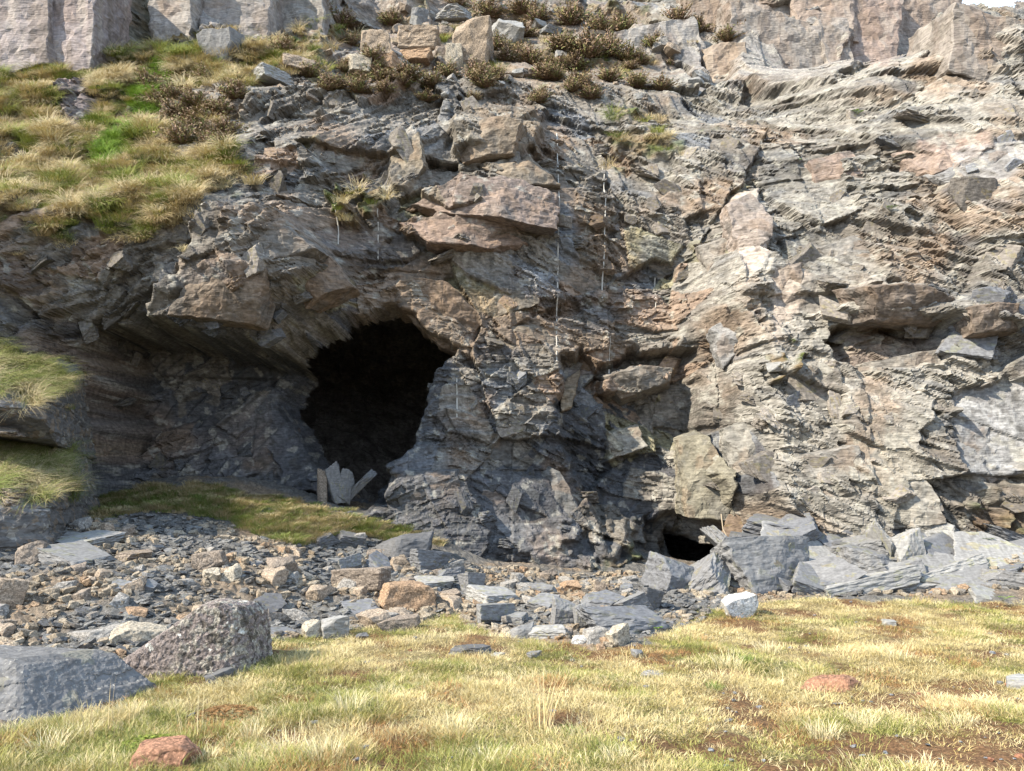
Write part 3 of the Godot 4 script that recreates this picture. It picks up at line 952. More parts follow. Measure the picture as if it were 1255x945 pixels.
func build_lawn() -> void:
	var holder := stuff("meadow_grass", "short straw coloured grass with green patches covering the quarry floor", "grass")
	var kinds := []
	kinds.append(tuft_mesh(1, 100, 0.055, 0.15, 1.6, 0.0036, 0.8, 0.4))
	kinds.append(tuft_mesh(2, 95, 0.075, 0.14, 1.3, 0.0035, 0.7, 0.4))
	kinds.append(tuft_mesh(3, 85, 0.12, 0.12, 0.9, 0.0034, 0.6, 0.4))
	kinds.append(tuft_mesh(4, 100, 0.035, 0.16, 2, 0.004, 1, 0.4))
	var xf := [[], [], [], []]
	var cl := [[], [], [], []]
	rng.seed = 77
	var tries := 30000
	for k in tries:
		# evenly over the wedge in front of the viewer and a step to each side
		var d := sqrt(rng.randf_range(3.3 * 3.3, 11.8 * 11.8))
		if k % 3 == 0: d = rng.randf_range(3.3, 7.0)
		var x := rng.randf_range(-0.80, 0.80) * (d + 1.0)
		var z := -d
		if not Geometry2D.is_point_in_polygon(Vector2(x, z), lawn): continue
		var p := patch(x, z)
		if rng.randf() < p.bare * 0.88: continue
		if rng.randf() < p.moss * 0.55: continue
		var t: float = nz.tall.get_noise_2d(x, z)
		var left := smoothstep(1.5, -2.0, x) * smoothstep(-7.0, -5.0, z)
		var which := 0
		var q := rng.randf() + t * 0.9 + left * 0.35
		if q > 1.2: which = 2
		elif q > 0.75: which = 1
		elif q < 0.35: which = 3
		var col: Color
		if rng.randf() < p.green * 0.75:
			col = lin(0.16, 0.19, 0.05).lerp(lin(0.36, 0.34, 0.12), rng.randf())
		else:
			col = lin(0.46, 0.37, 0.17).lerp(lin(0.62, 0.54, 0.33), rng.randf())
		if p.moss > 0.3 and rng.randf() < 0.5: col = lin(0.34, 0.20, 0.09)
		var s := rng.randf_range(0.7, 1.35)
		var b := Basis(Vector3.UP, rng.randf() * TAU) * Basis.from_scale(Vector3(s, s * rng.randf_range(0.7, 1.2), s))
		b = Basis(Vector3(rng.randf_range(-1, 1), 0, rng.randf_range(-1, 1)).normalized(), rng.randf() * 0.35) * b
		xf[which].append(Transform3D(b, Vector3(x, ground(x, z), z)))
		cl[which].append(col)
	var total := 0
	for i in 4:
		scatter("grass_tufts", holder, kinds[i], M.grass_blade, xf[i], cl[i])
		total += xf[i].size()
	print("lawn tufts ", total)

func build_slope_grass() -> void:
	var holder := stuff("hillside_grass", "long pale grass and green turf hanging over the cliff ledges", "grass")
	var kinds := []
	kinds.append(tuft_mesh(11, 120, 0.42, 0.13, 1.2, 0.009, 1.2, 0.35))
	kinds.append(tuft_mesh(12, 100, 0.25, 0.14, 1.3, 0.009, 1.1, 0.35))
	kinds.append(tuft_mesh(13, 90, 0.13, 0.20, 1.3, 0.011, 0.7))
	var xf := [[], [], []]
	var cl := [[], [], []]
	rng.seed = 91
	for k in 21000:
		var y := rng.randf_range(0.5, 16.0)
		var x := rng.randf_range(-17.0, 12.0)
		if k % 2 == 0:
			x = rng.randf_range(-14.0, -4.0); y = rng.randf_range(5.5, 13.0)
		var t := turf_at(x, y)
		if rng.randf() > t * 1.1 - 0.15: continue
		var g: float = nz.tall.get_noise_2d(x * 0.8, y * 0.8)
		var g2: float = nz.turf.get_noise_2d(x * 2.0 + 31.0, y * 2.0)
		var which := 0 if g + rng.randf_range(-0.2, 0.2) > 0.05 else (1 if rng.randf() < 0.55 else 2)
		if y < 5.0: which = 2
		var col := lin(0.33, 0.25, 0.13).lerp(lin(0.54, 0.46, 0.29), rng.randf())
		if g2 + rng.randf_range(-0.25, 0.25) > 0.14: col = lin(0.12, 0.16, 0.035).lerp(lin(0.28, 0.29, 0.08), rng.randf())
		if y > 8.0 and y < 12.4 and absf(x + 8.4 + (y - 10.0) * 0.16) < 0.3: col = lin(0.13, 0.22, 0.03).lerp(lin(0.2, 0.3, 0.05), rng.randf())
		var s := rng.randf_range(0.5, 1.3)
		var b := Basis(Vector3.UP, rng.randf() * TAU) * Basis.from_scale(Vector3.ONE * s)
		b = Basis(Vector3.RIGHT, rng.randf_range(0.1, 1.0)) * b
		xf[which].append(Transform3D(b, Vector3(x, y, -surface(x, y) + 0.02)))
		cl[which].append(col)
	# the bank at the foot of the dark wall
	for k in 4200:
		var px := rng.randf_range(90, 560)
		var py := rng.randf_range(575, 690)
		if not Geometry2D.is_point_in_polygon(Vector2(px, py), PackedVector2Array([Vector2(95, 585), Vector2(150, 580), Vector2(215, 600), Vector2(240, 592), Vector2(300, 602), Vector2(400, 612), Vector2(450, 625), Vector2(520, 650), Vector2(545, 672), Vector2(500, 668), Vector2(420, 652), Vector2(370, 672), Vector2(330, 662), Vector2(270, 636), Vector2(190, 626), Vector2(110, 640)])): continue
		var w := at(px, py, ground_hit(px, py))
		if w.z < -15.2: continue
		var y := ground(w.x, w.z)
		var which := [2, 1, 1, 0][rng.randi() % 4] as int
		var col := lin(0.12, 0.17, 0.04).lerp(lin(0.22, 0.25, 0.08), rng.randf())
		if rng.randf() < 0.6: col = lin(0.36, 0.29, 0.16).lerp(lin(0.46, 0.39, 0.24), rng.randf())
		xf[which].append(Transform3D(Basis(Vector3.UP, rng.randf() * TAU) * Basis.from_scale(Vector3.ONE * rng.randf_range(0.5, 1.0)), Vector3(w.x, y, w.z)))
		cl[which].append(col)
	for i in 3: scatter("grass_tufts", holder, kinds[i], M.grass_blade, xf[i], cl[i])
	print("slope tufts ", xf[0].size() + xf[1].size() + xf[2].size())


# ---------------------------------------------------------------- boulders with shapes of their own
func paint_slate_boulder(p: Vector3, _n: Vector3, tone: float) -> Color:
	var t: float = tone * 0.9 + nz.speck.get_noise_3dv(p * 3.0) * 0.12
	var c := lin(0.215, 0.215, 0.218) * t
	var l: float = nz.speck.get_noise_3dv(p * 26.0)
	if l > 0.44: c = lin(0.36, 0.355, 0.33)
	var r: float = nz.speck.get_noise_3dv(p * 1.7 + Vector3(5, 1, 9))
	if r > 0.3: c = c.lerp(lin(0.26, 0.25, 0.2), 0.6)
	return c

func paint_lichen_boulder(p: Vector3, _n: Vector3, tone: float) -> Color:
	var c: Color = lin(0.31, 0.265, 0.25) * (tone + nz.speck.get_noise_3dv(p * Vector3(3, 14, 3)) * 0.3)
	var cover := smoothstep(-0.04, 0.12, p.x * 0.8 + p.y * 0.4 + nz.speck.get_noise_3dv(p * 2.0) * 0.25)
	var a: float = nz.speck.get_noise_3dv(p * 8.0 + Vector3(3, 3, 3))
	var b: float = nz.speck.get_noise_3dv(p * 6.0 + Vector3(31, 13, 3))
	if a > 0.06: c = c.lerp(lin(0.46, 0.43, 0.37), cover * 0.9)
	if b > 0.18: c = c.lerp(lin(0.11, 0.10, 0.085), cover * 0.8)
	if nz.speck.get_noise_3dv(p * 4.0 + Vector3(71, 13, 3)) > 0.43: c = lin(0.72, 0.71, 0.66)
	return c

func custom_rock(called: String, planes: Array, edge: float, amp: float, bed: float, bevel: float, paint: Callable, mat: String, pos: Vector3, seed_: int, label: String, turn := 0.0) -> MeshInstance3D:
	rng.seed = seed_
	var o := MeshInstance3D.new()
	o.name = numbered(called)
	o.mesh = rock_mesh(bevelled(planes, bevel), edge, amp, bed, paint, seed_)
	o.material_override = M[mat]
	o.position = pos
	o.rotation_degrees.y = turn
	add_child(o, true)
	tag(o, label, "boulder")
	return o

func pl(x: float, y: float, z: float, d: float) -> Array:
	return [Vector3(x, y, z).normalized(), d]

func top_of(planes: Array, x: float, z: float) -> float:
	var y := 1e9
	for q in planes:
		var n: Vector3 = q[0]
		if n.y > 0.05: y = minf(y, (q[1] - n.x * x - n.z * z) / n.y)
	return y

func inside_of(planes: Array, p: Vector3) -> bool:
	for q in planes:
		if (q[0] as Vector3).dot(p) > q[1] + 0.03: return false
	return true

func build_boulders() -> void:
	# tilted slab of slate, its broad top leaning to the viewer
	custom_rock("slate_boulder", [pl(-0.06, 0.62, 0.78, 0.27), pl(0.62, 0.62, 0.36, 0.22), pl(0.05, 1, -0.05, 0.29), pl(0.3, 0.7, 0.66, 0.30), pl(-0.3, 0.8, 0.5, 0.36), pl(-0.5, 0.6, 0.62, 0.50), pl(0, 0.2, -1, 0.5), pl(-1, 0.1, 0, 0.85), pl(0.05, -0.75, 0.65, 0.34), pl(0, -1, 0, 0.35), pl(0.9, -0.2, 0.25, 0.52), pl(0.3, -0.5, 0.8, 0.45)], 0.02, 0.014, 0.05, 0.018, paint_slate_boulder, "boulder_slate", at(40, 853, 5.72), 31, "large grey slate boulder with a broad tilted top at the edge of the grass")
	# lichen-grown boulder, high at one end
	custom_rock("lichen_boulder", [pl(1, 0.08, 0.12, 0.54), pl(0.75, 0.1, 0.65, 0.56), pl(0.42, 0.08, 0.9, 0.44), pl(0.2, 0.05, 1, 0.36), pl(-0.50, 0.86, 0.10, 0.235), pl(-0.62, 0.76, 0.1, 0.26), pl(0.08, 1, -0.1, 0.37), pl(-0.92, 0.25, 0.38, 0.68), pl(-0.08, 0.06, 1, 0.30), pl(-0.55, 0.1, 0.85, 0.56), pl(0, 0.1, -1, 0.4), pl(0, -1, 0, 0.40), pl(-0.45, -0.85, 0.25, 0.52), pl(-0.25, 0.75, 0.6, 0.40), pl(0.55, 0.8, 0.1, 0.55), pl(-0.9, -0.3, 0.2, 0.70)], 0.018, 0.016, 0.0, 0.04, paint_lichen_boulder, "boulder_lichen", at(236, 785, 6.85), 32, "purplish grey boulder crusted with pale and black lichen on the grass")
	rock("tan_boulder", "block", 3, "stone_buff", 170, 791, 62, 46, Vector3(6, 25, -8), "cracked buff boulder touching the lichen-crusted boulder", "", 7.75, 0.9)
	rock("tan_boulder", "chunk", 2, "stone_grey", 118, 789, 62, 34, Vector3(0, -15, 4), "low tan grey boulder between the slate boulder and the buff one", "", 7.9, 0.8)
	rock("small_stone", "chunk", 4, "slate_dark", 268, 832, 26, 15, Vector3(0, 30, 15), "small dark blue stone lying in front of the lichen-crusted boulder")
	rock("red_stone", "chunk", 1, "stone_red", 203, 927, 62, 30, Vector3(0, 10, -4), "rusty orange stone half sunk in green moss and grass", "", 4.45)
	rock("red_stone", "chunk", 5, "stone_red", 1031, 838, 42, 17, Vector3(0, 40, -14), "small brick red stone lying in dry grass")
	rock("grey_stone", "plate", 1, "slate_pale", 1250, 837, 34, 16, Vector3(6, 20, 4), "grey slate stone in dry grass opposite the slab pile")
	rock("flat_stone", "slab", 2, "slate_dark", 577, 798, 46, 13, Vector3(0, 4, 0), "flat dark slate stone lying alone on the lawn", "", 0.0, 0.6)
	rock("quartz_stone", "chunk", 6, "quartz", 907, 743, 38, 24, Vector3(0, 20, 5), "white quartz stone at the foot of the slab pile", "", 0.0, 0.7)
	rock("small_stone", "plate", 3, "slate_pale", 1090, 764, 18, 7, Vector3(0, 0, 0), "pale flat pebble in the dry grass below the slab pile")
	rock("small_stone", "chunk", 0, "stone_grey", 800, 827, 26, 8, Vector3(0, 0, 0), "low pinkish stone sunk in yellow grass near the reeds")
	rock("small_stone", "chunk", 7, "slate_grey", 781, 801, 12, 9, Vector3(0, 40, 0), "grey pebble on the grass below the tan sided block")
	rock("small_stone", "plate", 5, "slate_grey", 655, 803, 18, 8, Vector3(0, 30, 12), "thin grey flake tilted in the grass beside the rubble")
	rock("small_stone", "chunk", 3, "slate_dark", 443, 780, 11, 7, Vector3(0, 30, 12), "dark pebble on the grass beside the white-crusted block")
	rock("small_stone", "plate", 6, "slate_pale", 610, 803, 14, 5, Vector3(0, 10, 3), "pale flake on the lawn beside the flat dark stone")

func build_pile() -> void:
	# fallen slabs below the right wall: shape, variant, material, px, py, w, h, turn, distance, depth, label
	var L := [
		["wedge", 0, "slate_blue", 824, 722, 50, 48, Vector3(4, 28, -4), 11.3, 0.9, "blue grey squared block at the end of the slab pile by the low adit"],
		["slab", 1, "slate_grey", 860, 716, 78, 26, Vector3(-18, 24, 42), 11.2, 0.7, "thick laminated slab leaning steeply on the blue grey end block"],
		["wedge", 2, "slate_grey", 938, 706, 92, 54, Vector3(-24, 20, 4), 11.5, 0.5, "large rough grey wedge with a hatched face behind the quartz stone"],
		["slab", 3, "slate_blue", 950, 652, 66, 17, Vector3(10, 12, -3), 12.9, 0.9, "dark flat slab topping the pile against the cliff"],
		["slab", 4, "slate_dark", 915, 668, 38, 15, Vector3(4, -20, -6), 12.6, 0.9, "short black slab under the dark flat topping slab"],
		["slab", 5, "slate_pale", 986, 681, 98, 16, Vector3(32, 8, -8), 12.2, 0.75, "broad pale lichen-dotted slab sloping towards the lawn"],
		["slab", 6, "slate_pale", 935, 674, 22, 8, Vector3(0, 10, 82), 12.4, 0.8, "thin splinter of slate standing on end beside the black slab"],
		["slab", 7, "slate_grey", 1000, 716, 84, 22, Vector3(44, -16, 8), 11.3, 0.55, "cracked grey slab facing the lawn beside the hatched wedge"],
		["wedge", 3, "slate_pale", 1068, 720, 84, 20, Vector3(8, 10, 8), 11.2, 0.35, "long beam of pale slate lying along the front of the pile"],
		["wedge", 4, "slate_grey", 1062, 698, 58, 32, Vector3(16, 34, -8), 11.9, 0.7, "grey wedge behind the long pale beam"],
		["slab", 0, "slate_dark", 1045, 675, 44, 14, Vector3(6, 10, 6), 12.4, 0.9, "black slab edge poking out above the grey wedge"],
		["slab", 2, "slate_blue", 1076, 656, 82, 18, Vector3(62, 4, -6), 12.7, 0.55, "big blue slab standing upright against the cliff"],
		["slab", 1, "slate_pale", 1080, 676, 62, 9, Vector3(10, 20, -66), 12.1, 0.5, "narrow pale slab leaning steeply across the upright blue slab"],
		["wedge", 6, "slate_pale", 1110, 682, 25, 52, Vector3(3, 18, 3), 11.9, 0.9, "upright pillar of mottled slate in the middle of the pile"],
		["slab", 3, "slate_blue", 1137, 667, 52, 17, Vector3(58, -10, -10), 12.4, 0.8, "blue slab tipped up behind the mottled pillar"],
		["slab", 6, "slate_dark", 1172, 673, 54, 15, Vector3(28, -14, -10), 12.5, 0.8, "dark slab lying behind the tipped blue slab"],
		["slab", 7, "slate_blue", 1152, 692, 62, 16, Vector3(30, 12, -4), 11.8, 0.7, "bright blue grey slab sloping in front of the tipped slab"],
		["slab", 4, "slate_blue", 1207, 678, 74, 13, Vector3(20, -22, 6), 12.2, 0.7, "long blue slab with a clean lit top below the ferns"],
		["slab", 5, "slate_pale", 1228, 694, 92, 15, Vector3(24, 10, 4), 11.6, 0.6, "wide mottled slab lying over its neighbours beside the clean topped slab"],
		["slab", 0, "slate_grey", 1163, 714, 92, 15, Vector3(14, 8, 6), 11.3, 0.5, "low grey slab along the edge of the dry grass"],
		["wedge", 5, "slate_grey", 1240, 722, 54, 27, Vector3(6, -20, -4), 11.1, 0.8, "squat grey block in front of the wide mottled slab"],
		["plate", 2, "slate_pale", 1214, 739, 54, 8, Vector3(12, 14, -10), 10.6, 0.6, "bright thin slate lying flat on the edge of the dry grass"],
		["wedge", 7, "slate_grey", 1120, 709, 20, 17, Vector3(10, 40, 20), 11.4, 0.9, "small grey chunk at the foot of the mottled pillar"],
		["slab", 3, "slate_grey", 1180, 733, 56, 9, Vector3(10, -8, 2), 10.9, 0.6, "thin grey slab half buried below the low slab"],
		["chunk", 2, "stone_buff", 880, 736, 25, 18, Vector3(0, 20, 10), 10.9, 0.8, "rounded tan stone beside the leaning laminated slab"],
		["wedge", 1, "slate_grey", 856, 741, 40, 18, Vector3(10, 30, 12), 10.9, 0.8, "grey broken block under the leaning laminated slab"],
		["slab", 2, "slate_grey", 902, 694, 40, 12, Vector3(24, 30, 22), 12.0, 0.8, "tilted grey slab between the leaning slab and hatched wedge"],
		["slab", 6, "slate_blue", 1020, 664, 60, 13, Vector3(30, 0, -4), 12.7, 0.8, "blue slab wedged behind the broad pale slab"],
		["slab", 5, "slate_grey", 1095, 690, 40, 14, Vector3(20, 30, 10), 12.0, 0.8, "grey slab jammed under the narrow leaning slab"],
	]
	rng.seed = 321
	for k in 22:
		var px := rng.randf_range(890, 1262)
		var py := rng.randf_range(652, 722)
		rock("slate_slab", ["slab", "wedge"][k % 2], k, ["slate_grey", "slate_blue", "slate_pale"][k % 3], px, py, rng.randf_range(40, 80), rng.randf_range(14, 30), Vector3(rng.randf_range(-10, 50), rng.randf_range(-40, 40), rng.randf_range(-35, 35)), "small slate fragment jammed among the larger slabs of the pile", "fragments in the slab pile", lerpf(12.7, 11.2, (py - 652.0) / 70.0), 0.7)
	for q in L:
		if q[5] > 36:
			q[5] *= 1.14; q[6] *= 1.2; q[4] -= 4
		if q[3] > 1115 and q[6] < 20:
			q[5] *= 1.12; q[6] *= 1.35
			q[7] += Vector3(16, 0, 0)
			q[9] *= 1.15
		rock("slate_slab" if q[0] != "chunk" else "tan_stone", q[0], q[1], q[2], q[3], q[4], q[5], q[6], q[7], q[10], "", q[8], q[9])

func build_rubble() -> void:
	var L := [
		["tan_block", "block", 0, "stone_orange", 496, 730, 54, 35, Vector3(2, 22, -2), "squared orange tan block standing on the rubble", 0.8],
		["brown_block", "block", 1, "stone_brown", 444, 711, 60, 27, Vector3(4, -14, 4), "long brown block lying beside the squared orange block", 0.6],
		["slate_block", "slab", 1, "slate_blue", 466, 696, 36, 16, Vector3(34, 10, -24), "blue grey slab tilted behind the long brown block", 0.9],
		["slate_block", "wedge", 2, "slate_blue", 526, 688, 40, 24, Vector3(0, 30, -6), "pale blue block below the end of the grass bank", 0.8],
		["slate_block", "slab", 4, "slate_pale", 530, 716, 50, 14, Vector3(10, 0, 0), "pale grey slab lying behind the squared orange block", 0.8],
		["slate_block", "wedge", 5, "slate_blue", 554, 706, 30, 17, Vector3(0, 20, 8), "dull blue block between the pale slab and dark rubble", 0.8],
		["slate_block", "wedge", 1, "slate_grey", 579, 717, 25, 24, Vector3(0, 35, -20), "pointed grey block leaning among the rubble", 0.8],
		["slate_block", "slab", 6, "slate_pale", 606, 733, 54, 18, Vector3(12, 6, -8), "pale buff slab across the middle of the rubble", 0.6],
		["slate_block", "wedge", 3, "slate_grey", 604, 753, 38, 24, Vector3(6, 30, -12), "layered grey block at the edge of the lawn", 0.7],
		["slate_block", "slab", 0, "slate_grey", 632, 759, 34, 12, Vector3(8, 10, 6), "flat grey slab beside the layered block", 0.7],
		["slate_block", "chunk", 5, "slate_grey", 640, 776, 24, 16, Vector3(0, 10, 6), "grey angular stone on the lawn edge below the flat slab", 0.8],
		["slate_block", "wedge", 6, "slate_pale", 671, 775, 36, 15, Vector3(0, -6, 2), "low lichen-spotted block on the lawn edge", 0.6],
		["slate_block", "slab", 3, "slate_grey", 667, 741, 36, 15, Vector3(20, 0, 3), "grey slab sloping behind the upright block", 0.8],
		["slate_block", "wedge", 0, "slate_grey", 691, 754, 26, 34, Vector3(0, 12, 0), "upright squared grey block at the front of the rubble", 0.8],
		["slate_block", "wedge", 4, "slate_grey", 711, 758, 15, 31, Vector3(0, -10, 6), "narrow grey block standing beside the upright squared one", 0.9],
		["slate_block", "slab", 7, "slate_blue", 736, 739, 50, 17, Vector3(18, 8, 0), "blue topped slab behind the tan sided block", 0.7],
		["slate_block", "wedge", 7, "slate_blue", 765, 765, 84, 31, Vector3(8, 24, -4), "large block with a smooth blue top and tan side", 0.7],
		["tan_stone", "chunk", 1, "stone_grey", 731, 780, 28, 18, Vector3(0, 10, 0), "grey tan stone in front of the large blue topped block", 0.8],
		["tan_stone", "chunk", 4, "stone_buff", 757, 782, 25, 22, Vector3(0, 40, 20), "pale buff stone leaning on the large blue topped block", 0.7],
		["quartz_stone", "chunk", 2, "quartz", 711, 785, 17, 8, Vector3(0, 0, 0), "small white quartz stone on the lawn near the upright block", 0.9],
		["slate_block", "wedge", 1, "slate_grey", 777, 742, 34, 22, Vector3(0, 24, 12), "grey block piled behind the large blue topped block", 0.8],
		["slate_block", "wedge", 2, "slate_dark", 797, 737, 22, 28, Vector3(4, 20, -10), "dark block against the blue grey end block of the pile", 0.8],
		["orange_stone", "chunk", 3, "stone_orange", 698, 719, 18, 13, Vector3(0, 10, 6), "bright orange stone in the gravel under the cliff", 0.9],
		["slate_block", "plate", 4, "slate_blue", 768, 722, 17, 9, Vector3(20, 10, 6), "small blue slate in the tan gravel", 0.9],
		["slate_block", "slab", 5, "slate_grey", 667, 723, 28, 10, Vector3(12, 10, 4), "grey slab in the tan gravel beside the orange stone", 0.9],
		["white_block", "block", 5, "slate_pale", 411, 770, 30, 25, Vector3(0, 24, 4), "white-crusted grey block at the edge of the lawn", 0.8],
		["tan_stone", "chunk", 0, "stone_buff", 383, 771, 24, 20, Vector3(0, 50, 20), "pale tan stone beside the white-crusted block", 0.8],
		["tan_stone", "chunk", 6, "stone_brown", 495, 765, 36, 17, Vector3(0, 10, 2), "brown stone with a dark end on the lawn below the orange block", 0.7],
		["brown_stone", "chunk", 7, "stone_brown", 347, 694, 28, 20, Vector3(0, 30, 12), "large brown stone in the scree below the grass bank", 0.9],
		["tan_stone", "chunk", 2, "stone_tan", 338, 707, 24, 17, Vector3(0, 60, 12), "tan stone just below the large brown one", 0.9],
		["slate_block", "slab", 2, "slate_dark", 328, 744, 40, 20, Vector3(38, 10, -10), "smooth black slab of slate behind the lichen-crusted boulder", 0.9],
		["slate_block", "slab", 6, "slate_blue", 442, 747, 42, 10, Vector3(20, 4, -2), "flat blue slate in the rubble left of the brown stone", 0.8],
		["slate_block", "wedge", 3, "slate_grey", 428, 691, 22, 17, Vector3(0, 30, 4), "grey block behind the long brown block", 0.9],
		["slate_block", "slab", 1, "slate_dark", 397, 662, 34, 13, Vector3(8, 10, 14), "dark slab jutting out under the grass bank", 0.9],
		["slate_block", "slab", 4, "slate_dark", 430, 662, 36, 15, Vector3(8, -10, -10), "dark tilted slab under the grass bank beside brown moss", 0.9],
		["dark_boulder", "chunk", 5, "slate_dark", 501, 671, 48, 28, Vector3(0, 20, 0), "rounded dark boulder under the lip of the grass bank", 0.8],
		["slate_slab", "slab", 0, "slate_grey", 92, 684, 86, 15, Vector3(12, 8, -10), "wide flat slab lying shadowed over the scree", 0.7],
		["slate_slab", "slab", 3, "slate_pale", 104, 664, 74, 13, Vector3(10, -4, 2), "pale flat slab behind the shadowed slab", 0.8],
		["slate_slab", "slab", 5, "stone_brown", 26, 663, 54, 12, Vector3(4, 0, 3), "brown slab at the foot of the grass-capped outcrop", 0.8],
		["brown_stone", "chunk", 1, "stone_brown", 42, 679, 32, 24, Vector3(0, 20, 10), "dark brown stone beside the shadowed slab", 0.9],
		["tan_stone", "chunk", 4, "stone_tan", 8, 729, 32, 35, Vector3(0, 20, -10), "large orange tan stone above the slate boulder", 0.9],
		["brown_stone", "block", 6, "stone_brown", 257, 687, 34, 20, Vector3(0, 10, 6), "squared brown stone in the upper scree", 0.9],
		["brown_stone", "slab", 7, "stone_brown", 163, 682, 42, 12, Vector3(6, 0, 0), "flat brown slab in the upper scree", 0.7],
		["tan_stone", "chunk", 3, "stone_buff", 260, 704, 17, 14, Vector3(0, 10, 6), "pale tan stone below the squared brown one", 0.9],
		["tan_stone", "chunk", 5, "stone_buff", 287, 702, 15, 14, Vector3(0, 70, 6), "pale tan stone right by the squared brown one", 0.9],
		["orange_stone", "block", 2, "stone_orange", 168, 752, 22, 12, Vector3(0, 20, -6), "orange brick-like stone in the dark slate flakes", 0.8],
		["tan_stone", "chunk", 7, "stone_tan", 247, 749, 15, 14, Vector3(0, 10, 20), "tan stone above the lichen-crusted boulder", 0.9],
		["tan_stone", "chunk", 6, "stone_tan", 170, 718, 18, 14, Vector3(0, 10, 20), "tan stone among blue slates in the scree", 0.9],
		["slate_block", "plate", 0, "slate_blue", 148, 719, 26, 9, Vector3(26, 10, 0), "blue slate lying beside the tan stone in the scree", 0.8],
		["slate_block", "plate", 3, "slate_blue", 184, 720, 17, 12, Vector3(30, 10, -20), "small blue slate propped on the tan stone in the scree", 0.8],
		["slate_block", "wedge", 1, "slate_grey", 412, 594, 16, 38, Vector3(0, 14, 8), "grey slab standing upright in the cave mouth", 0.9],
		["slate_block", "wedge", 5, "slate_grey", 424, 597, 15, 34, Vector3(0, -14, -6), "second upright grey slab in the cave mouth leaning inward", 0.9],
		["slate_block", "slab", 2, "slate_grey", 444, 592, 38, 9, Vector3(4, 10, 46), "dark slab leaning against the cave mouth's rock", 0.7],
		["brown_post_stone", "block", 4, "stone_brown", 395, 598, 11, 40, Vector3(0, 10, 2), "narrow brown stone at the cave mouth beside the upright slabs", 0.9],
		["slate_block", "plate", 5, "slate_pale", 497, 632, 13, 13, Vector3(40, 0, 40), "pale slate propped at the end of the grass bank", 0.8],
		["slate_block", "plate", 2, "slate_pale", 512, 634, 20, 14, Vector3(40, 0, 20), "pale split slate beside the propped one on the bank", 0.8],
		["slate_block", "chunk", 1, "slate_blue", 470, 626, 24, 12, Vector3(0, 20, 4), "blue grey stone in the rubble outside the cave mouth", 0.8],
	]
	for q in L:
		var d := 0.0
		if q[0] == "slate_block" or q[0] == "brown_post_stone":
			if q[4] > 390 and q[4] < 455 and q[5] < 610: d = 15.6
		rock(q[0], q[1], q[2], q[3], q[4], q[5], q[6], q[7], q[8], q[9], "", d, q[10])

	# scree: plain stones told apart only by where they lie, and the countless rest
	var scree := PackedVector2Array()
	for p in [[-330, 960], [-330, 650], [-80, 640], [0, 645], [130, 632], [200, 626], [270, 638], [330, 662], [370, 672], [420, 655], [500, 668], [560, 688], [700, 702], [800, 704], [880, 700], [900, 742], [820, 775], [740, 798], [600, 774], [556, 756], [430, 776], [330, 784], [205, 826], [120, 800], [60, 796], [0, 800], [-40, 880], [-150, 930]]:
		var w := at(p[0], p[1], ground_hit(p[0], p[1]))
		scree.append(Vector2(w.x, w.z))
	var kinds := [
		["scree_stone", "chunk", "stone_tan", "tan angular stone in the scree below the cliff", "tan scree stones"],
		["scree_stone", "chunk", "stone_grey", "grey angular stone in the scree below the cliff", "grey scree stones"],
		["scree_slate", "plate", "slate_grey", "grey flake of slate in the scree below the cliff", "grey scree slates"],
		["scree_slate", "plate", "slate_blue", "blue flake of slate in the scree below the cliff", "blue scree slates"],
		["scree_stone", "chunk", "stone_brown", "brown angular stone in the scree below the cliff", "brown scree stones"],
		["scree_stone", "block", "stone_orange", "orange block-shaped stone in the scree below the cliff", "orange scree stones"],
	]
	rng.seed = 500
	var placed := 0
	var guard := 0
	while placed < 215 and guard < 9000:
		guard += 1
		var x := rng.randf_range(-9.5, 4.2)
		var z := rng.randf_range(-14.6, -6.4)
		if not Geometry2D.is_point_in_polygon(Vector2(x, z), scree): continue
		var s: float = nz.stain.get_noise_2d(x * 1.5, z * 1.5) + rng.randf_range(-0.35, 0.35) - (0.1 if x < -3.0 else 0.0)
		var k := 0
		if s < -0.25: k = 2
		elif s < -0.1: k = 3 if x > -3.5 else 2
		elif s < 0.1: k = 1
		elif s < 0.2: k = 4
		elif s > 0.62: k = 5
		var q: Array = kinds[k]
		var size := rng.randf_range(0.09, 0.22) * (1.35 if x > -3.0 and x < 1.0 else 1.0)
		var flat := rng.randf_range(0.5, 0.8) if q[1] != "plate" else rng.randf_range(0.12, 0.3)
		rock_at(q[0], q[1], rng.randi() % 8, q[2], Vector3(x, ground(x, z) + size * flat * 0.22, z), Vector3(size, size * flat, size * rng.randf_range(0.6, 1.0)), Vector3(rng.randf_range(-18, 18), rng.randf() * 360.0, rng.randf_range(-18, 18)), q[3], "rock", q[4])
		placed += 1
	var holder := stuff("scree", "loose broken slate and stone chips covering the slope", "scree")
	var meshes := [shapes.chunk[0], shapes.chunk[3], shapes.chunk[6], shapes.plate[1], shapes.plate[4], shapes.plate[6]]
	var xf := [[], [], [], [], [], []]
	var cl := [[], [], [], [], [], []]
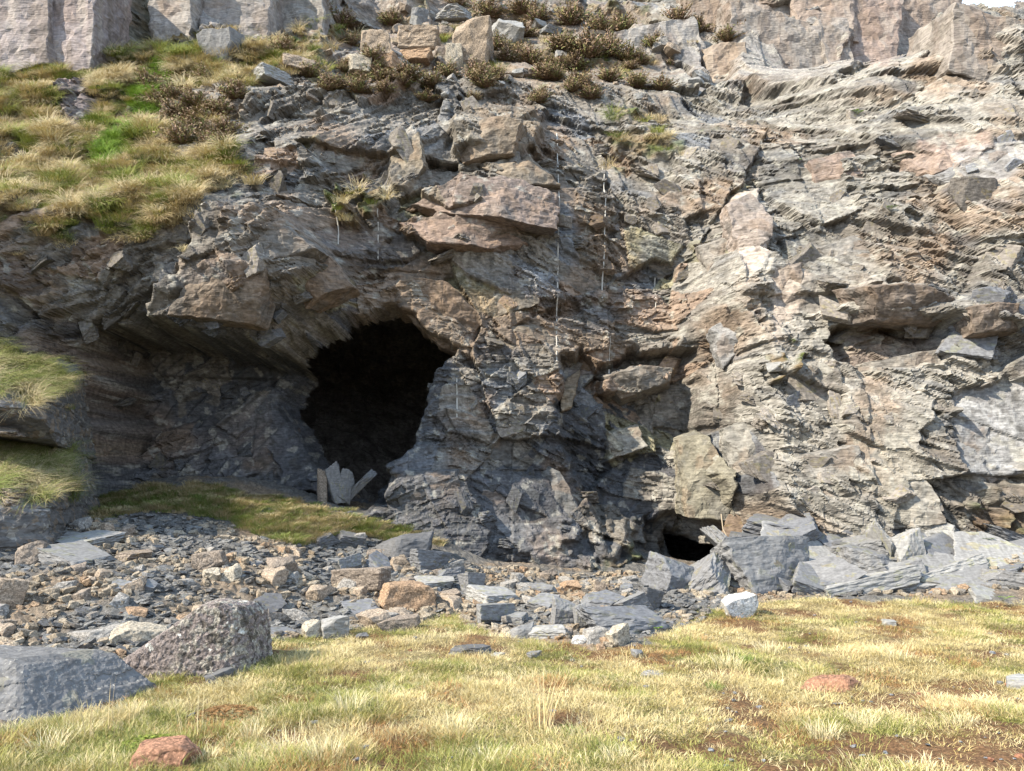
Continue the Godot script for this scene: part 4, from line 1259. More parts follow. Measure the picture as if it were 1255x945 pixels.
	for k in 42000:
		var x := rng.randf_range(-10.5, 8.8)
		var z := rng.randf_range(-14.8, -4.6)
		if not Geometry2D.is_point_in_polygon(Vector2(x, z), scree):
			if x < 2.5 or z > -10.5 - 0.05 * x or rng.randf() < 0.4: continue
		var s: float = nz.stain.get_noise_2d(x * 1.5, z * 1.5) + rng.randf_range(-0.3, 0.3) - 0.06
		var size := 0.024 + 0.10 * pow(rng.randf(), 3.5)
		var col := lin(0.24, 0.235, 0.225)
		if s < -0.12: col = lin(0.17, 0.17, 0.172).lerp(lin(0.29, 0.29, 0.285), rng.randf())
		elif s > 0.46: col = lin(0.42, 0.30, 0.20)
		elif s > 0.0: col = lin(0.40, 0.32, 0.23).lerp(lin(0.47, 0.41, 0.32), rng.randf())
		else: col = lin(0.22, 0.21, 0.195).lerp(lin(0.33, 0.30, 0.265), rng.randf())
		var w := rng.randi() % 3 + (3 if s < -0.02 else 0)
		var flat := rng.randf_range(0.5, 0.9) if w < 3 else rng.randf_range(0.12, 0.3)
		if w >= 3: size *= 1.5
		var b := Basis.from_euler(Vector3(rng.randf_range(-0.4, 0.4), rng.randf() * TAU, rng.randf_range(-0.4, 0.4))) * Basis.from_scale(Vector3(size, size * flat, size * rng.randf_range(0.6, 1.0)))
		xf[w].append(Transform3D(b, Vector3(x, ground(x, z) + size * flat * 0.3, z)))
		cl[w].append(col)
	# chips showing through the thin grass
	for k in 1500:
		var d := rng.randf_range(3.6, 10.8)
		var x := rng.randf_range(-0.75, 0.75) * d
		var p := patch(x, -d)
		if rng.randf() > p.bare * 0.7 + 0.05: continue
		var size := 0.012 + 0.03 * pow(rng.randf(), 2.0)
		var w := rng.randi() % 6
		var b := Basis.from_euler(Vector3(0, rng.randf() * TAU, rng.randf_range(-0.2, 0.2))) * Basis.from_scale(Vector3(size, size * (0.6 if w < 3 else 0.2), size))
		xf[w].append(Transform3D(b, Vector3(x, ground(x, -d) + 0.008, -d)))
		cl[w].append(lin(0.30, 0.31, 0.33) if rng.randf() < 0.7 else lin(0.42, 0.2, 0.12))
	for i in 6: scatter("stone_chips", holder, meshes[i], M.scree_chip, xf[i], cl[i])

# ---------------------------------------------------------------- on the cliff
func build_cliff_parts(cliff: Node3D) -> void:
	# the chamber behind the cave mouth, and the short drift behind the low adit
	for q in [[at(452, 490, 19.6), Vector3(3.1, 2.6, 4.2), 16.6], [at(872, 684, 18.6), Vector3(1.9, 1.0, 2.4), 16.9]]:
		var sp := SphereMesh.new()
		sp.radial_segments = 160; sp.rings = 120; sp.radius = 1.0; sp.height = 2.0
		var ar := sp.get_mesh_arrays()
		var src: PackedVector3Array = ar[Mesh.ARRAY_VERTEX]
		var ind: PackedInt32Array = ar[Mesh.ARRAY_INDEX]
		var vv := PackedVector3Array(); var cc := PackedColorArray(); var ii := PackedInt32Array()
		for p in src:
			var w: Vector3 = q[0] + p * q[1] * (1.0 + nz.lump.get_noise_3dv(p * 4.0) * 0.22 + nz.lump2.get_noise_3dv(p * 3.0) * 0.08)
			vv.append(w)
			var t: float = 0.9 + nz.speck.get_noise_3dv(w) * 0.5
			cc.append(lin(0.27, 0.255, 0.24) * t)
		for k in range(0, ind.size(), 3):
			var front := false
			for e in 3:
				var p := vv[ind[k + e]]
				if p.z > q[0].z and (is_hole(p.x, p.y) or surface(p.x, p.y) > -p.z + 0.02): front = true
			if front: continue
			ii.append(ind[k]); ii.append(ind[k + 2]); ii.append(ind[k + 1])
		var arr := []
		arr.resize(Mesh.ARRAY_MAX)
		arr[Mesh.ARRAY_VERTEX] = vv; arr[Mesh.ARRAY_COLOR] = cc; arr[Mesh.ARRAY_INDEX] = ii
		var me := ArrayMesh.new()
		me.add_surface_from_arrays(Mesh.PRIMITIVE_TRIANGLES, arr)
		var o := MeshInstance3D.new()
		o.name = "cave_chamber"
		o.mesh = me
		o.material_override = M.cliff_rock
		cliff.add_child(o, true)
	# crags: tall jointed blocks; left, top, right, bottom as seen, lean, tint
	for q in [
		[900, 24, 1042, 116, 0.10, lin(0.37, 0.345, 0.32)], [1030, -40, 1100, 94, -0.22, lin(0.38, 0.31, 0.275)], [1084, -46, 1172, 72, -0.12, lin(0.37, 0.32, 0.285)], [970, -46, 1040, 42, 0.06, lin(0.38, 0.32, 0.28)], [896, -40, 975, 34, 0.1, lin(0.36, 0.33, 0.30)],
		[1164, 22, 1250, 66, -0.1, lin(0.36, 0.33, 0.30)], [762, 30, 862, 92, 0.2, lin(0.36, 0.35, 0.335)], [846, -30, 905, 40, 0.1, lin(0.37, 0.31, 0.26)], [870, 56, 912, 104, 0.05, lin(0.40, 0.34, 0.28)],
		[-120, -60, 64, 72, 0.05, lin(0.40, 0.36, 0.355)], [56, -60, 122, 70, -0.06, lin(0.38, 0.335, 0.33)], [186, -60, 236, 46, 0.05, lin(0.34, 0.32, 0.30)], [228, -60, 330, 42, 0.02, lin(0.37, 0.345, 0.325)], [318, -60, 400, 26, 0.1, lin(0.37, 0.355, 0.33)],
	]:
		var hit := cliff_hit((q[0] + q[2]) * 0.5, (maxf(q[1], 0.0) + q[3]) * 0.5)
		var d := -hit.z - 0.05
		var left := at(q[0], q[3], d)
		var right := at(q[2], q[1], d)
		var sd := int(q[0]) + 2000
		rng.seed = sd
		# vertical joints split the crag into columns, cross joints into tiers
		var x := left.x
		while x < right.x - 0.25:
			var w := minf(rng.randf_range(1.2, 2.8), right.x - x)
			if right.x - x - w < 0.8: w = right.x - x
			var y := left.y - 0.5
			while y < right.y - 0.2:
				var t := minf(rng.randf_range(2.2, 5.0), right.y - y)
				if right.y - y - t < 1.2: t = right.y - y
				var le: float = q[4] + rng.randf_range(-0.05, 0.05)
				var h := Vector3(w * 0.5 + 0.06, t * 0.5 + 0.05, 0)
				var pls := [pl(1, le, rng.randf_range(-0.05, 0.15), h.x), pl(-1, -le, rng.randf_range(-0.05, 0.15), h.x), pl(rng.randf_range(-0.2, 0.12), rng.randf_range(0.0, 0.22), 1, rng.randf_range(0.10, 0.34)), pl(rng.randf_range(-0.4, 0.4), 1, 0.05, h.y), pl(rng.randf_range(-0.35, 0.35), -1, 0, h.y + 0.1), pl(0, 0, -1, 1.4), pl(rng.randf_range(-0.8, 0.8), rng.randf_range(-0.7, 0.7), 0.8, 0.42 + h.x * 0.4)]
				var o := MeshInstance3D.new()
				o.name = "crag_block"
				o.mesh = rock_mesh(bevelled(pls, 0.02), 0.16, 0.10, 0.0, paint_crag.bind(q[5]), sd + int(x * 13.0 + y * 7.0))
				o.material_override = M.crag_stone
				o.position = Vector3(x + w * 0.5, y + t * 0.5, -d)
				cliff.add_child(o, true)
				y += t
			x += w
	# clean fracture faces of the cliff: outline as seen, how proud, lean (x, y), tint
	var pink := lin(0.40, 0.315, 0.265)
	var grey := lin(0.38, 0.375, 0.37)
	for q in [
		[[[896, 246], [928, 230], [948, 268], [936, 320], [914, 356], [902, 310]], 0.10, -0.35, 0.05, lin(0.45, 0.385, 0.34)],
		[[[944, 332], [982, 322], [984, 372], [956, 424], [946, 380]], 0.08, -0.4, 0.05, lin(0.43, 0.365, 0.31)],
		[[[860, 300], [896, 290], [900, 330], [876, 350]], 0.06, -0.5, 0.1, lin(0.40, 0.37, 0.33)],
		[[[872, 400], [915, 370], [925, 410], [890, 450]], 0.08, -0.5, 0.15, grey],
		[[[1125, 178], [1210, 160], [1196, 200], [1140, 216]], 0.08, -0.2, 0.35, pink],
		[[[1160, 196], [1250, 170], [1264, 214], [1184, 228]], 0.06, -0.25, 0.3, grey],
		[[[1168, 488], [1200, 472], [1270, 460], [1276, 560], [1216, 594], [1182, 562]], 0.05, -0.3, 0.12, lin(0.35, 0.352, 0.355)],
		[[[1072, 544], [1108, 530], [1130, 576], [1150, 640], [1086, 652]], 0.06, -0.35, 0.1, lin(0.45, 0.425, 0.375)],
		[[[1060, 352], [1120, 348], [1186, 374], [1150, 398], [1080, 392]], 0.30, -0.1, -0.5, lin(0.27, 0.225, 0.19)],
		[[[1186, 376], [1246, 372], [1256, 404], [1196, 408]], 0.28, 0.1, -0.5, lin(0.28, 0.23, 0.19)],
		[[[1000, 190], [1050, 180], [1062, 230], [1012, 250]], 0.08, -0.4, 0.2, pink],
		[[[1010, 300], [1070, 280], [1085, 320], [1030, 345]], 0.08, -0.3, 0.3, lin(0.36, 0.34, 0.31)],
		[[[1080, 440], [1150, 428], [1165, 470], [1100, 486]], 0.08, -0.3, 0.2, lin(0.37, 0.345, 0.31)],
		[[[960, 470], [1010, 455], [1022, 510], [975, 530]], 0.08, -0.45, 0.15, lin(0.37, 0.35, 0.315)],
		[[[900, 520], [945, 505], [955, 570], [910, 590]], 0.08, -0.5, 0.1, lin(0.36, 0.345, 0.31)],
		[[[990, 560], [1050, 545], [1060, 600], [1000, 618]], 0.06, -0.4, 0.12, lin(0.37, 0.35, 0.32)],
		[[[512, 240], [560, 222], [640, 232], [690, 250], [684, 278], [640, 276], [560, 262]], 0.38, -0.05, 0.35, pink],
		[[[488, 272], [545, 266], [610, 274], [640, 288], [600, 306], [530, 302]], 0.26, -0.1, 0.4, lin(0.39, 0.29, 0.23)],
		[[[590, 204], [650, 194], [690, 224], [640, 232]], 0.28, 0.1, 0.3, lin(0.36, 0.30, 0.23)],
		[[[553, 154], [600, 142], [640, 150], [630, 190], [565, 194]], 0.22, -0.2, -0.1, lin(0.34, 0.285, 0.225)],
		[[[474, 194], [512, 160], [522, 204], [500, 242], [480, 226]], 0.2, -0.4, 0.1, lin(0.37, 0.32, 0.25)],
		[[[484, 336], [550, 348], [590, 386], [580, 436], [540, 424], [496, 384]], 0.10, 0.05, -0.2, lin(0.31, 0.235, 0.175)],
		[[[592, 330], [650, 326], [662, 372], [604, 390]], 0.05, -0.1, 0.1, lin(0.31, 0.27, 0.22)],
		[[[610, 400], [690, 396], [690, 434], [624, 440]], 0.05, 0.0, 0.15, lin(0.30, 0.26, 0.21)],
		[[[535, 520], [640, 516], [670, 560], [600, 590], [530, 566]], 0.05, 0.0, 0.1, lin(0.24, 0.235, 0.225)],
		[[[480, 580], [560, 576], [570, 630], [490, 626]], 0.08, -0.1, 0.05, lin(0.19, 0.19, 0.195)],
		[[[590, 600], [690, 610], [680, 660], [600, 650]], 0.05, 0.1, 0.1, lin(0.20, 0.20, 0.205)],
		[[[656, 560], [690, 580], [716, 640], [672, 652]], 0.16, -0.2, 0.05, lin(0.24, 0.235, 0.225)],
		[[[746, 530], [782, 520], [792, 548], [752, 562]], 0.2, -0.2, 0.4, lin(0.44, 0.42, 0.37)],
		[[[738, 462], [776, 450], [824, 452], [820, 470], [762, 488]], 0.5, -0.1, -0.45, lin(0.33, 0.30, 0.26)],
		[[[690, 466], [712, 450], [700, 500], [688, 505]], 0.3, -0.5, 0.3, lin(0.42, 0.35, 0.26)],
		[[[838, 544], [866, 534], [888, 572], [890, 636], [842, 634]], 0.35, -0.5, 0.05, lin(0.31, 0.288, 0.225)],
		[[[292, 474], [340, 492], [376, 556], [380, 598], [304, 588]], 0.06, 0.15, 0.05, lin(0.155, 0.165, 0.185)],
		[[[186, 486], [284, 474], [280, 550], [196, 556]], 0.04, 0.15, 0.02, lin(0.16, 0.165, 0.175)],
		[[[196, 380], [262, 300], [330, 330], [310, 392]], 0.16, 0.1, -0.3, lin(0.29, 0.235, 0.185)],
		[[[265, 264], [330, 262], [380, 300], [330, 322]], 0.14, 0.1, 0.3, lin(0.30, 0.27, 0.235)],
		[[[340, 340], [400, 310], [428, 344], [372, 372]], 0.16, 0.2, -0.2, lin(0.32, 0.245, 0.185)],
	]:
		face_plate(cliff, q[0], q[1], q[2], q[3], q[4])
	# ledges and flakes standing out of the bedding, part of the cliff
	rng.seed = 900
	var n := 0
	var guard := 0
	while n < 210 and guard < 4000:
		guard += 1
		var px := rng.randf_range(-30, 1285)
		var py := rng.randf_range(105, 690)
		if px > 330 and px < 545 and py > 385: continue
		if px < 100 and py > 360: continue
		if px > 795 and px < 895 and py > 620: continue
		if px > 1165 and py > 460 and py < 600: continue
		if px > 890 and px < 990 and py > 225 and py < 420: continue
		var p := cliff_hit(px, py)
		if turf_at(p.x, p.y) > 0.15 or p.z < -19.0: continue
		var wide := rng.randf_range(0.22, 0.6) * (1.0 if rng.randf() < 0.85 else 1.6)
		var o := MeshInstance3D.new()
		o.name = "rock_ledge"
		o.mesh = shapes.ledge[rng.randi() % 8]
		o.material_override = ledge_material(colour_at(p.x, p.y))
		var slope := -rad_to_deg(atan((dip(p.x + 0.2) - dip(p.x - 0.2)) / 0.4)) + rng.randf_range(-16, 16)
		var b := Basis.from_euler(Vector3(deg_to_rad(rng.randf_range(-4, 30)), rng.randf_range(-0.4, 0.4), deg_to_rad(slope))) * Basis(Vector3.UP, rng.randf() * TAU)
		b = b * Basis.from_scale(Vector3(wide, rng.randf_range(0.10, 0.26), wide * rng.randf_range(0.6, 0.95)))
		if n % 3 != 0:
			# a flat flake whose broad side faces out
			o.mesh = shapes.slab[rng.randi() % 8]
			b = Basis.from_euler(Vector3(rng.randf_range(-0.5, 0.35), rng.randf_range(-0.7, 0.3), deg_to_rad(slope) + rng.randf_range(-0.3, 0.3))) * Basis(Vector3.RIGHT, PI / 2.0)
			b = b * Basis(Vector3.UP, rng.randf() * TAU) * Basis.from_scale(Vector3(wide * rng.randf_range(0.8, 1.2), rng.randf_range(0.12, 0.25), wide * rng.randf_range(0.45, 0.8)))
		o.transform = Transform3D(b, Vector3(p.x, p.y, p.z - (wide * 0.16 if n % 3 == 0 else 0.05)))
		cliff.add_child(o, true)
		n += 1
	# halves of drill holes left by the quarrymen
	for q in [[463, 256, 318], [682, 165, 470], [738, 205, 366], [415, 232, 300], [560, 462, 512], [803, 340, 378], [748, 412, 470]]:
		var st := SurfaceTool.new()
		st.begin(Mesh.PRIMITIVE_TRIANGLES)
		var top := cliff_hit(q[0], q[1])
		var bot := cliff_hit(q[0], q[2])
		var x := (top.x + bot.x) * 0.5
		var ring := []
		var steps := maxi(6, int((top.y - bot.y) / 0.08))
		for k in steps + 1:
			var y := lerpf(bot.y, top.y, float(k) / steps)
			var d := 0.0
			for e in 9: d += surface(x, y + (e - 4) * 0.06)
			d = minf(d / 9.0, surface(x, y) + 0.02)
			var line := []
			var r := 0.013 * (0.7 + 0.6 * hsh(k, q[0], 4))
			for a in 5:
				var t := PI * a / 4.0
				line.append(Vector3(x + (top.x - bot.x) * (float(k) / steps - 0.5) - cos(t) * r, y, -d + sin(t) * r))
			ring.append(line)
		for k in steps:
			if hsh(k, int(q[0]), 8) < 0.08: continue
			for a in 4:
				for v in [ring[k][a], ring[k + 1][a], ring[k][a + 1], ring[k][a + 1], ring[k + 1][a], ring[k + 1][a + 1]]: st.add_vertex(v)
		st.generate_normals()
		var o := MeshInstance3D.new()
		o.name = "drill_groove"
		o.mesh = st.commit()
		o.material_override = M.drill_dust
		cliff.add_child(o, true)

func is_hole(x: float, y: float) -> bool:
	var r := clampi(yrow.bsearch(y), 4, yrow.size() - 5)
	var c := clampi(int((x / half_w(y) * 0.5 + 0.5) * (NX - 1) + 0.5), 4, NX - 5)
	return chole[r * NX + c] + chole[(r + 4) * NX + c] + chole[(r - 4) * NX + c] + chole[r * NX + c - 4] + chole[r * NX + c + 4] > 0

func paint_crag(p: Vector3, _n: Vector3, tone: float, tint: Color) -> Color:
	var c: Color = tint * (tone * 0.97 + nz.stain.get_noise_3dv(p * 2.0) * 0.25)
	# weather streaks run down the joints
	var w: float = nz.edge.get_noise_3dv(p * Vector3(1.1, 0.12, 1.1) + Vector3(8, 2, 5))
	c = c.lerp(lin(0.24, 0.205, 0.18), smoothstep(0.12, 0.35, w) * 0.6)
	c = c.lerp(lin(0.47, 0.44, 0.40), smoothstep(0.15, 0.4, -w) * 0.4)
	c = c.lerp(lin(0.42, 0.29, 0.20), smoothstep(0.12, 0.3, nz.stain.get_noise_3dv(p * 1.5 + Vector3(31, 2, 5))) * 0.22)
	return c

func face_plate(cliff: Node3D, outline: Array, proud: float, lx: float, ly: float, tint: Color) -> void:
	var mid := Vector2.ZERO
	for p in outline: mid += Vector2(p[0], p[1])
	mid /= outline.size()
	var d := 0.0
	for e in [[0, 0], [12, 6], [-12, -6], [10, -8], [-10, 8]]: d += -cliff_hit(mid.x + e[0], mid.y + e[1]).z * 0.2
	var c := at(mid.x, mid.y, d)
	var pts := PackedVector2Array()
	for p in outline:
		var w := at(p[0], p[1], d) - c
		pts.append(Vector2(w.x, w.y))
	pts = Geometry2D.convex_hull(pts)
	proud *= 0.42
	var pls := [pl(lx * 0.8, ly * 0.8, 1, proud), pl(0, 0, -1, 0.7)]
	var sd := int(mid.x * 7.0 + mid.y)
	rng.seed = sd
	for k in pts.size() - 1:
		var e := pts[k + 1] - pts[k]
		if e.length() < 0.02: continue
		var n := Vector2(e.y, -e.x).normalized()
		if n.dot(pts[k]) < 0.0: n = -n
		pls.append([Vector3(n.x, n.y, rng.randf_range(-0.1, 0.25)).normalized(), n.dot(pts[k])])
	# a broken corner or two, and a step across the face
	for k in 4: pls.append(pl(lx + rng.randf_range(-0.5, 0.5), ly + rng.randf_range(-0.5, 0.5), 1, proud + rng.randf_range(-0.02, 0.07)))
	var o := MeshInstance3D.new()
	o.name = "rock_face"
	o.mesh = rock_mesh(bevelled(pls, 0.015), 0.085, 0.06, 0.05, paint_face.bind(tint), sd)
	o.material_override = M.face_stone
	o.position = c
	cliff.add_child(o, true)

func paint_face(p: Vector3, _n: Vector3, tone: float, tint: Color) -> Color:
	var c: Color = tint * (tone * 0.97 + nz.stain.get_noise_3dv(p * 4.0) * 0.3)
	var w: float = nz.edge.get_noise_3dv(p * 0.9 + Vector3(8, 22, 5))
	c = c.lerp(lin(0.34, 0.24, 0.165), smoothstep(0.1, 0.4, w) * 0.4)
	c = c.lerp(lin(0.21, 0.205, 0.195), smoothstep(0.12, 0.4, -w) * 0.5)
	return c

func colour_at(x: float, y: float) -> Color:
	var r := clampi(yrow.bsearch(y), 0, yrow.size() - 1)
	var c := clampi(int((x / half_w(y) * 0.5 + 0.5) * (NX - 1) + 0.5), 0, NX - 1)
	var t := Color(0, 0, 0)
	for k in 5: t += ccol[r * NX + clampi(c + (k - 2) * 3, 0, NX - 1)] * 0.2
	return t

func ledge_material(c: Color) -> StandardMaterial3D:
	# one of a few stone tints, whichever is nearest to the face it stands on
	var v := clampf(snappedf((c.r + c.g + c.b) / 3.0, 0.05), 0.1, 0.4)
	var warm := "brown" if c.r > c.b * 1.5 else ("warm" if c.r > c.b * 1.15 else "cold")
	var key := "ledge_%s_%d" % [warm, int(v * 100)]
	if not M.has(key):
		var tint := {"brown": lin(1.3, 0.98, 0.72), "warm": lin(1.1, 1.0, 0.88), "cold": lin(0.97, 1.0, 1.06)}[warm] as Color
		rock_mat(key, Color(tint.r * v, tint.g * v, tint.b * v), [M.cliff_rock.albedo_texture, M.cliff_rock.heightmap_texture], 1.4, 1.0, 0.9)
	return M[key]

func build_upper_rocks() -> void:
	var L := [
		["tan_block", "block", 0, "stone_tan", 460, 56, 34, 30, "squared tan block in the ledge of blocks below the crag, at its grassy end"],
		["tan_block", "block", 1, "stone_tan", 514, 57, 48, 27, "broad tan block in the middle of the ledge of blocks"],
		["tan_block", "block", 2, "stone_buff", 440, 80, 30, 23, "pale tan block under the grassy end of the ledge of blocks"],
		["tan_block", "block", 3, "stone_orange", 472, 78, 34, 19, "orange block under the squared tan block of the ledge"],
		["tan_block", "block", 4, "stone_orange", 509, 74, 42, 15, "flat orange block under the broad tan block"],
		["tan_block", "block", 5, "stone_tan", 580, 60, 46, 50, "tallest tan block of the ledge with a sloping top"],
		["tan_block", "block", 6, "stone_buff", 556, 69, 20, 26, "narrow pale block beside the tallest tan block"],
		["pale_slab", "slab", 2, "slate_pale", 556, 22, 44, 15, "pale flat slab resting above the ledge of blocks"],
		["pale_block", "chunk", 3, "slate_pale", 621, 43, 34, 28, "pale pointed rock beside the ledge of blocks"],
		["slate_slab", "slab", 4, "slate_grey", 674, 40, 30, 10, "dark slab tilted on the heathery slope"],
		["grey_rock", "chunk", 4, "slate_grey", 513, 20, 18, 15, "small grey rock above the broad tan block"],
		["grey_rock", "chunk", 5, "stone_brown", 546, 40, 20, 14, "brown rock wedged above the narrow pale block"],
		["pale_slab", "slab", 0, "slate_pale", 328, 99, 62, 19, "pale green slab lying on the turf at the cliff top"],
		["grey_rock", "chunk", 6, "slate_grey", 278, 60, 34, 38, "lichen-spotted rock standing on the turf below the crag"],
		["pale_slab", "plate", 6, "slate_pale", 132, 73, 26, 8, "white flat stone on the turf below the crag"],
		["tan_block", "block", 7, "stone_tan", 365, 82, 36, 18, "tan block behind the pale green slab"],
		["blue_slab", "plate", 2, "slate_pale", 950, 449, 28, 12, "bluish white slate lodged on the right wall"],
	]
	for q in L:
		var p := cliff_hit(q[4], q[5] + q[7] * 0.3)
		var d := -p.z
		var wm: float = q[6] / F * d * 0.98
		var hm: float = q[7] / F * d * 0.98
		var c := at(q[4], q[5] + 1.0, d + 0.12 * wm)
		rock_at(q[0], q[1], q[2], q[3], c, Vector3(wm, hm, minf(wm, hm * 3.0) * 0.9), Vector3(4, hsh(q[4], q[5], 2) * 40 - 20, (hsh(q[4], q[5], 3) - 0.5) * 14), q[8])
	rng.seed = 640
	var n := 0
	var guard := 0
	while n < 85 and guard < 2000:
		guard += 1
		var px := rng.randf_range(300, 880)
		var py := rng.randf_range(4, 122)
		var p := cliff_hit(px, py)
		var size := (6.0 + 15.0 * pow(rng.randf(), 2.0)) / F * -p.z
		var tan := rng.randf() < 0.45
		rock_at("hillside_stone", "chunk" if tan or rng.randf() < 0.5 else "plate", rng.randi() % 8, ["stone_tan", "stone_brown"][rng.randi() % 2] if tan else ["slate_pale", "stone_grey"][rng.randi() % 2], p + Vector3(0, 0, 0.02), Vector3(size, size * rng.randf_range(0.4, 0.75), size * 0.8), Vector3(rng.randf_range(-20, 20), rng.randf() * 360, rng.randf_range(-20, 20)), "tan stone on the heathery slope above the cliff" if tan else "grey stone on the heathery slope above the cliff", "rock", "tan hillside stones" if tan else "grey hillside stones")
		n += 1

func build_outcrops() -> void:
	# two ledges of the near left wall, capped with long grass
	var kinds := [tuft_mesh(41, 110, 0.42, 0.13, 1.5, 0.0065, 1.5, 0.35), tuft_mesh(42, 90, 0.16, 0.15, 1.3, 0.006, 0.9)]
	var specs := [
		[at(-12, 502, 11.6), [pl(0.42, 1, 0.22, 0.44), pl(0.05, 1, 0.5, 0.52), pl(0.1, 0.5, 0.85, 0.75), pl(-0.05, 0.1, 1, 0.80), pl(0.95, 0.15, -0.3, 0.86), pl(0.7, 0.1, 0.7, 1.02), pl(0.5, 0.8, 0.2, 0.68), pl(-0.1, -1, 0.1, 0.40), pl(0.2, -0.9, 0.5, 0.55), pl(-1, 0, 0, 1.9), pl(0, 0, -1, 2.6)], "jutting slate ledge with a thick cap of pale grass", 51],
		[at(-12, 618, 11.0), [pl(0.34, 1, 0.3, 0.44), pl(0.1, 0.9, 0.6, 0.56), pl(0.2, 0.6, 0.8, 0.70), pl(0.05, 0.2, 1, 0.9), pl(0.95, 0.2, -0.3, 0.84), pl(0.6, 0.1, 0.8, 1.05), pl(0.6, 0.7, 0.3, 0.75), pl(0, -1, 0, 0.9), pl(-1, 0, 0, 1.9), pl(0, 0, -1, 3.0)], "low broken slate outcrop shaggy with dry grass beside the scree", 52],
	]
	for q in specs:
		var o := custom_rock("rock_outcrop", q[1], 0.045, 0.035, 0.06, 0.03, paint_outcrop, "boulder_slate", q[0], q[3], q[2])
		o.set_meta("category", "outcrop")
		rng.seed = q[3] + 5
		# broken beds along its front and end
		for k in 16:
			var e := MeshInstance3D.new()
			e.name = "broken_bed"
			e.mesh = shapes.ledge[k % 8]
			e.material_override = M.slate_grey if k % 3 else M.stone_brown
			var ex := rng.randf_range(-0.7, 0.85)
			var w := rng.randf_range(0.3, 0.65)
			e.transform = Transform3D(Basis.from_euler(Vector3(rng.randf_range(-0.2, 0.3), rng.randf() * TAU, rng.randf_range(-0.25, 0.1))) * Basis.from_scale(Vector3(w, rng.randf_range(0.08, 0.2), w * 0.8)), Vector3(ex, rng.randf_range(-0.4, 0.2), 0.75 - 0.35 * maxf(0.0, ex) + rng.randf_range(-0.12, 0.05)))
			o.add_child(e, true)
		var xf := [[], []]
		var cl := [[], []]
		for k in 1700:
			var x := rng.randf_range(-1.9, 1.4)
			var z := rng.randf_range(-1.6, 1.0)
			var y := top_of(q[1], x, z)
			if not inside_of(q[1], Vector3(x, y, z)): continue
			if y < 0.16 + 0.3 * nz.tall.get_noise_2d(x * 2.0, z * 2.0): continue
			if nz.turf.get_noise_2d(x * 2.5 + q[3], z * 2.5) < -0.22: continue
			var w := 0 if rng.randf() < 0.6 else 1
			var b := Basis(Vector3.RIGHT, rng.randf_range(0.0, 0.5) + maxf(0.0, z) * 0.8) * Basis(Vector3.UP, rng.randf() * TAU) * Basis.from_scale(Vector3.ONE * rng.randf_range(0.6, 1.25))
			xf[w].append(Transform3D(b, Vector3(x, y - 0.02, z)))
			var col := lin(0.40, 0.33, 0.19).lerp(lin(0.50, 0.43, 0.27), rng.randf())
			if nz.turf.get_noise_2d(x * 3.0, z * 3.0 + q[3]) > 0.1 or (z < -0.2 and rng.randf() < 0.5): col = lin(0.14, 0.18, 0.05).lerp(lin(0.24, 0.25, 0.08), rng.randf())
			cl[w].append(col)
		for i in 2: scatter("grass_cap", o, kinds[i], M.grass_blade, xf[i], cl[i])

func paint_outcrop(p: Vector3, _n: Vector3, tone: float) -> Color:
	var c: Color = lin(0.17, 0.165, 0.16) * (tone + nz.speck.get_noise_3dv(p * Vector3(2, 8, 2)) * 0.4)
	if nz.speck.get_noise_3dv(p * 3.0) > 0.2: c = c.lerp(lin(0.27, 0.21, 0.15), 0.6)
	if nz.speck.get_noise_3dv(p * 3.0 + Vector3(9, 9, 9)) > 0.38: c = lin(0.30, 0.29, 0.26)
	return c

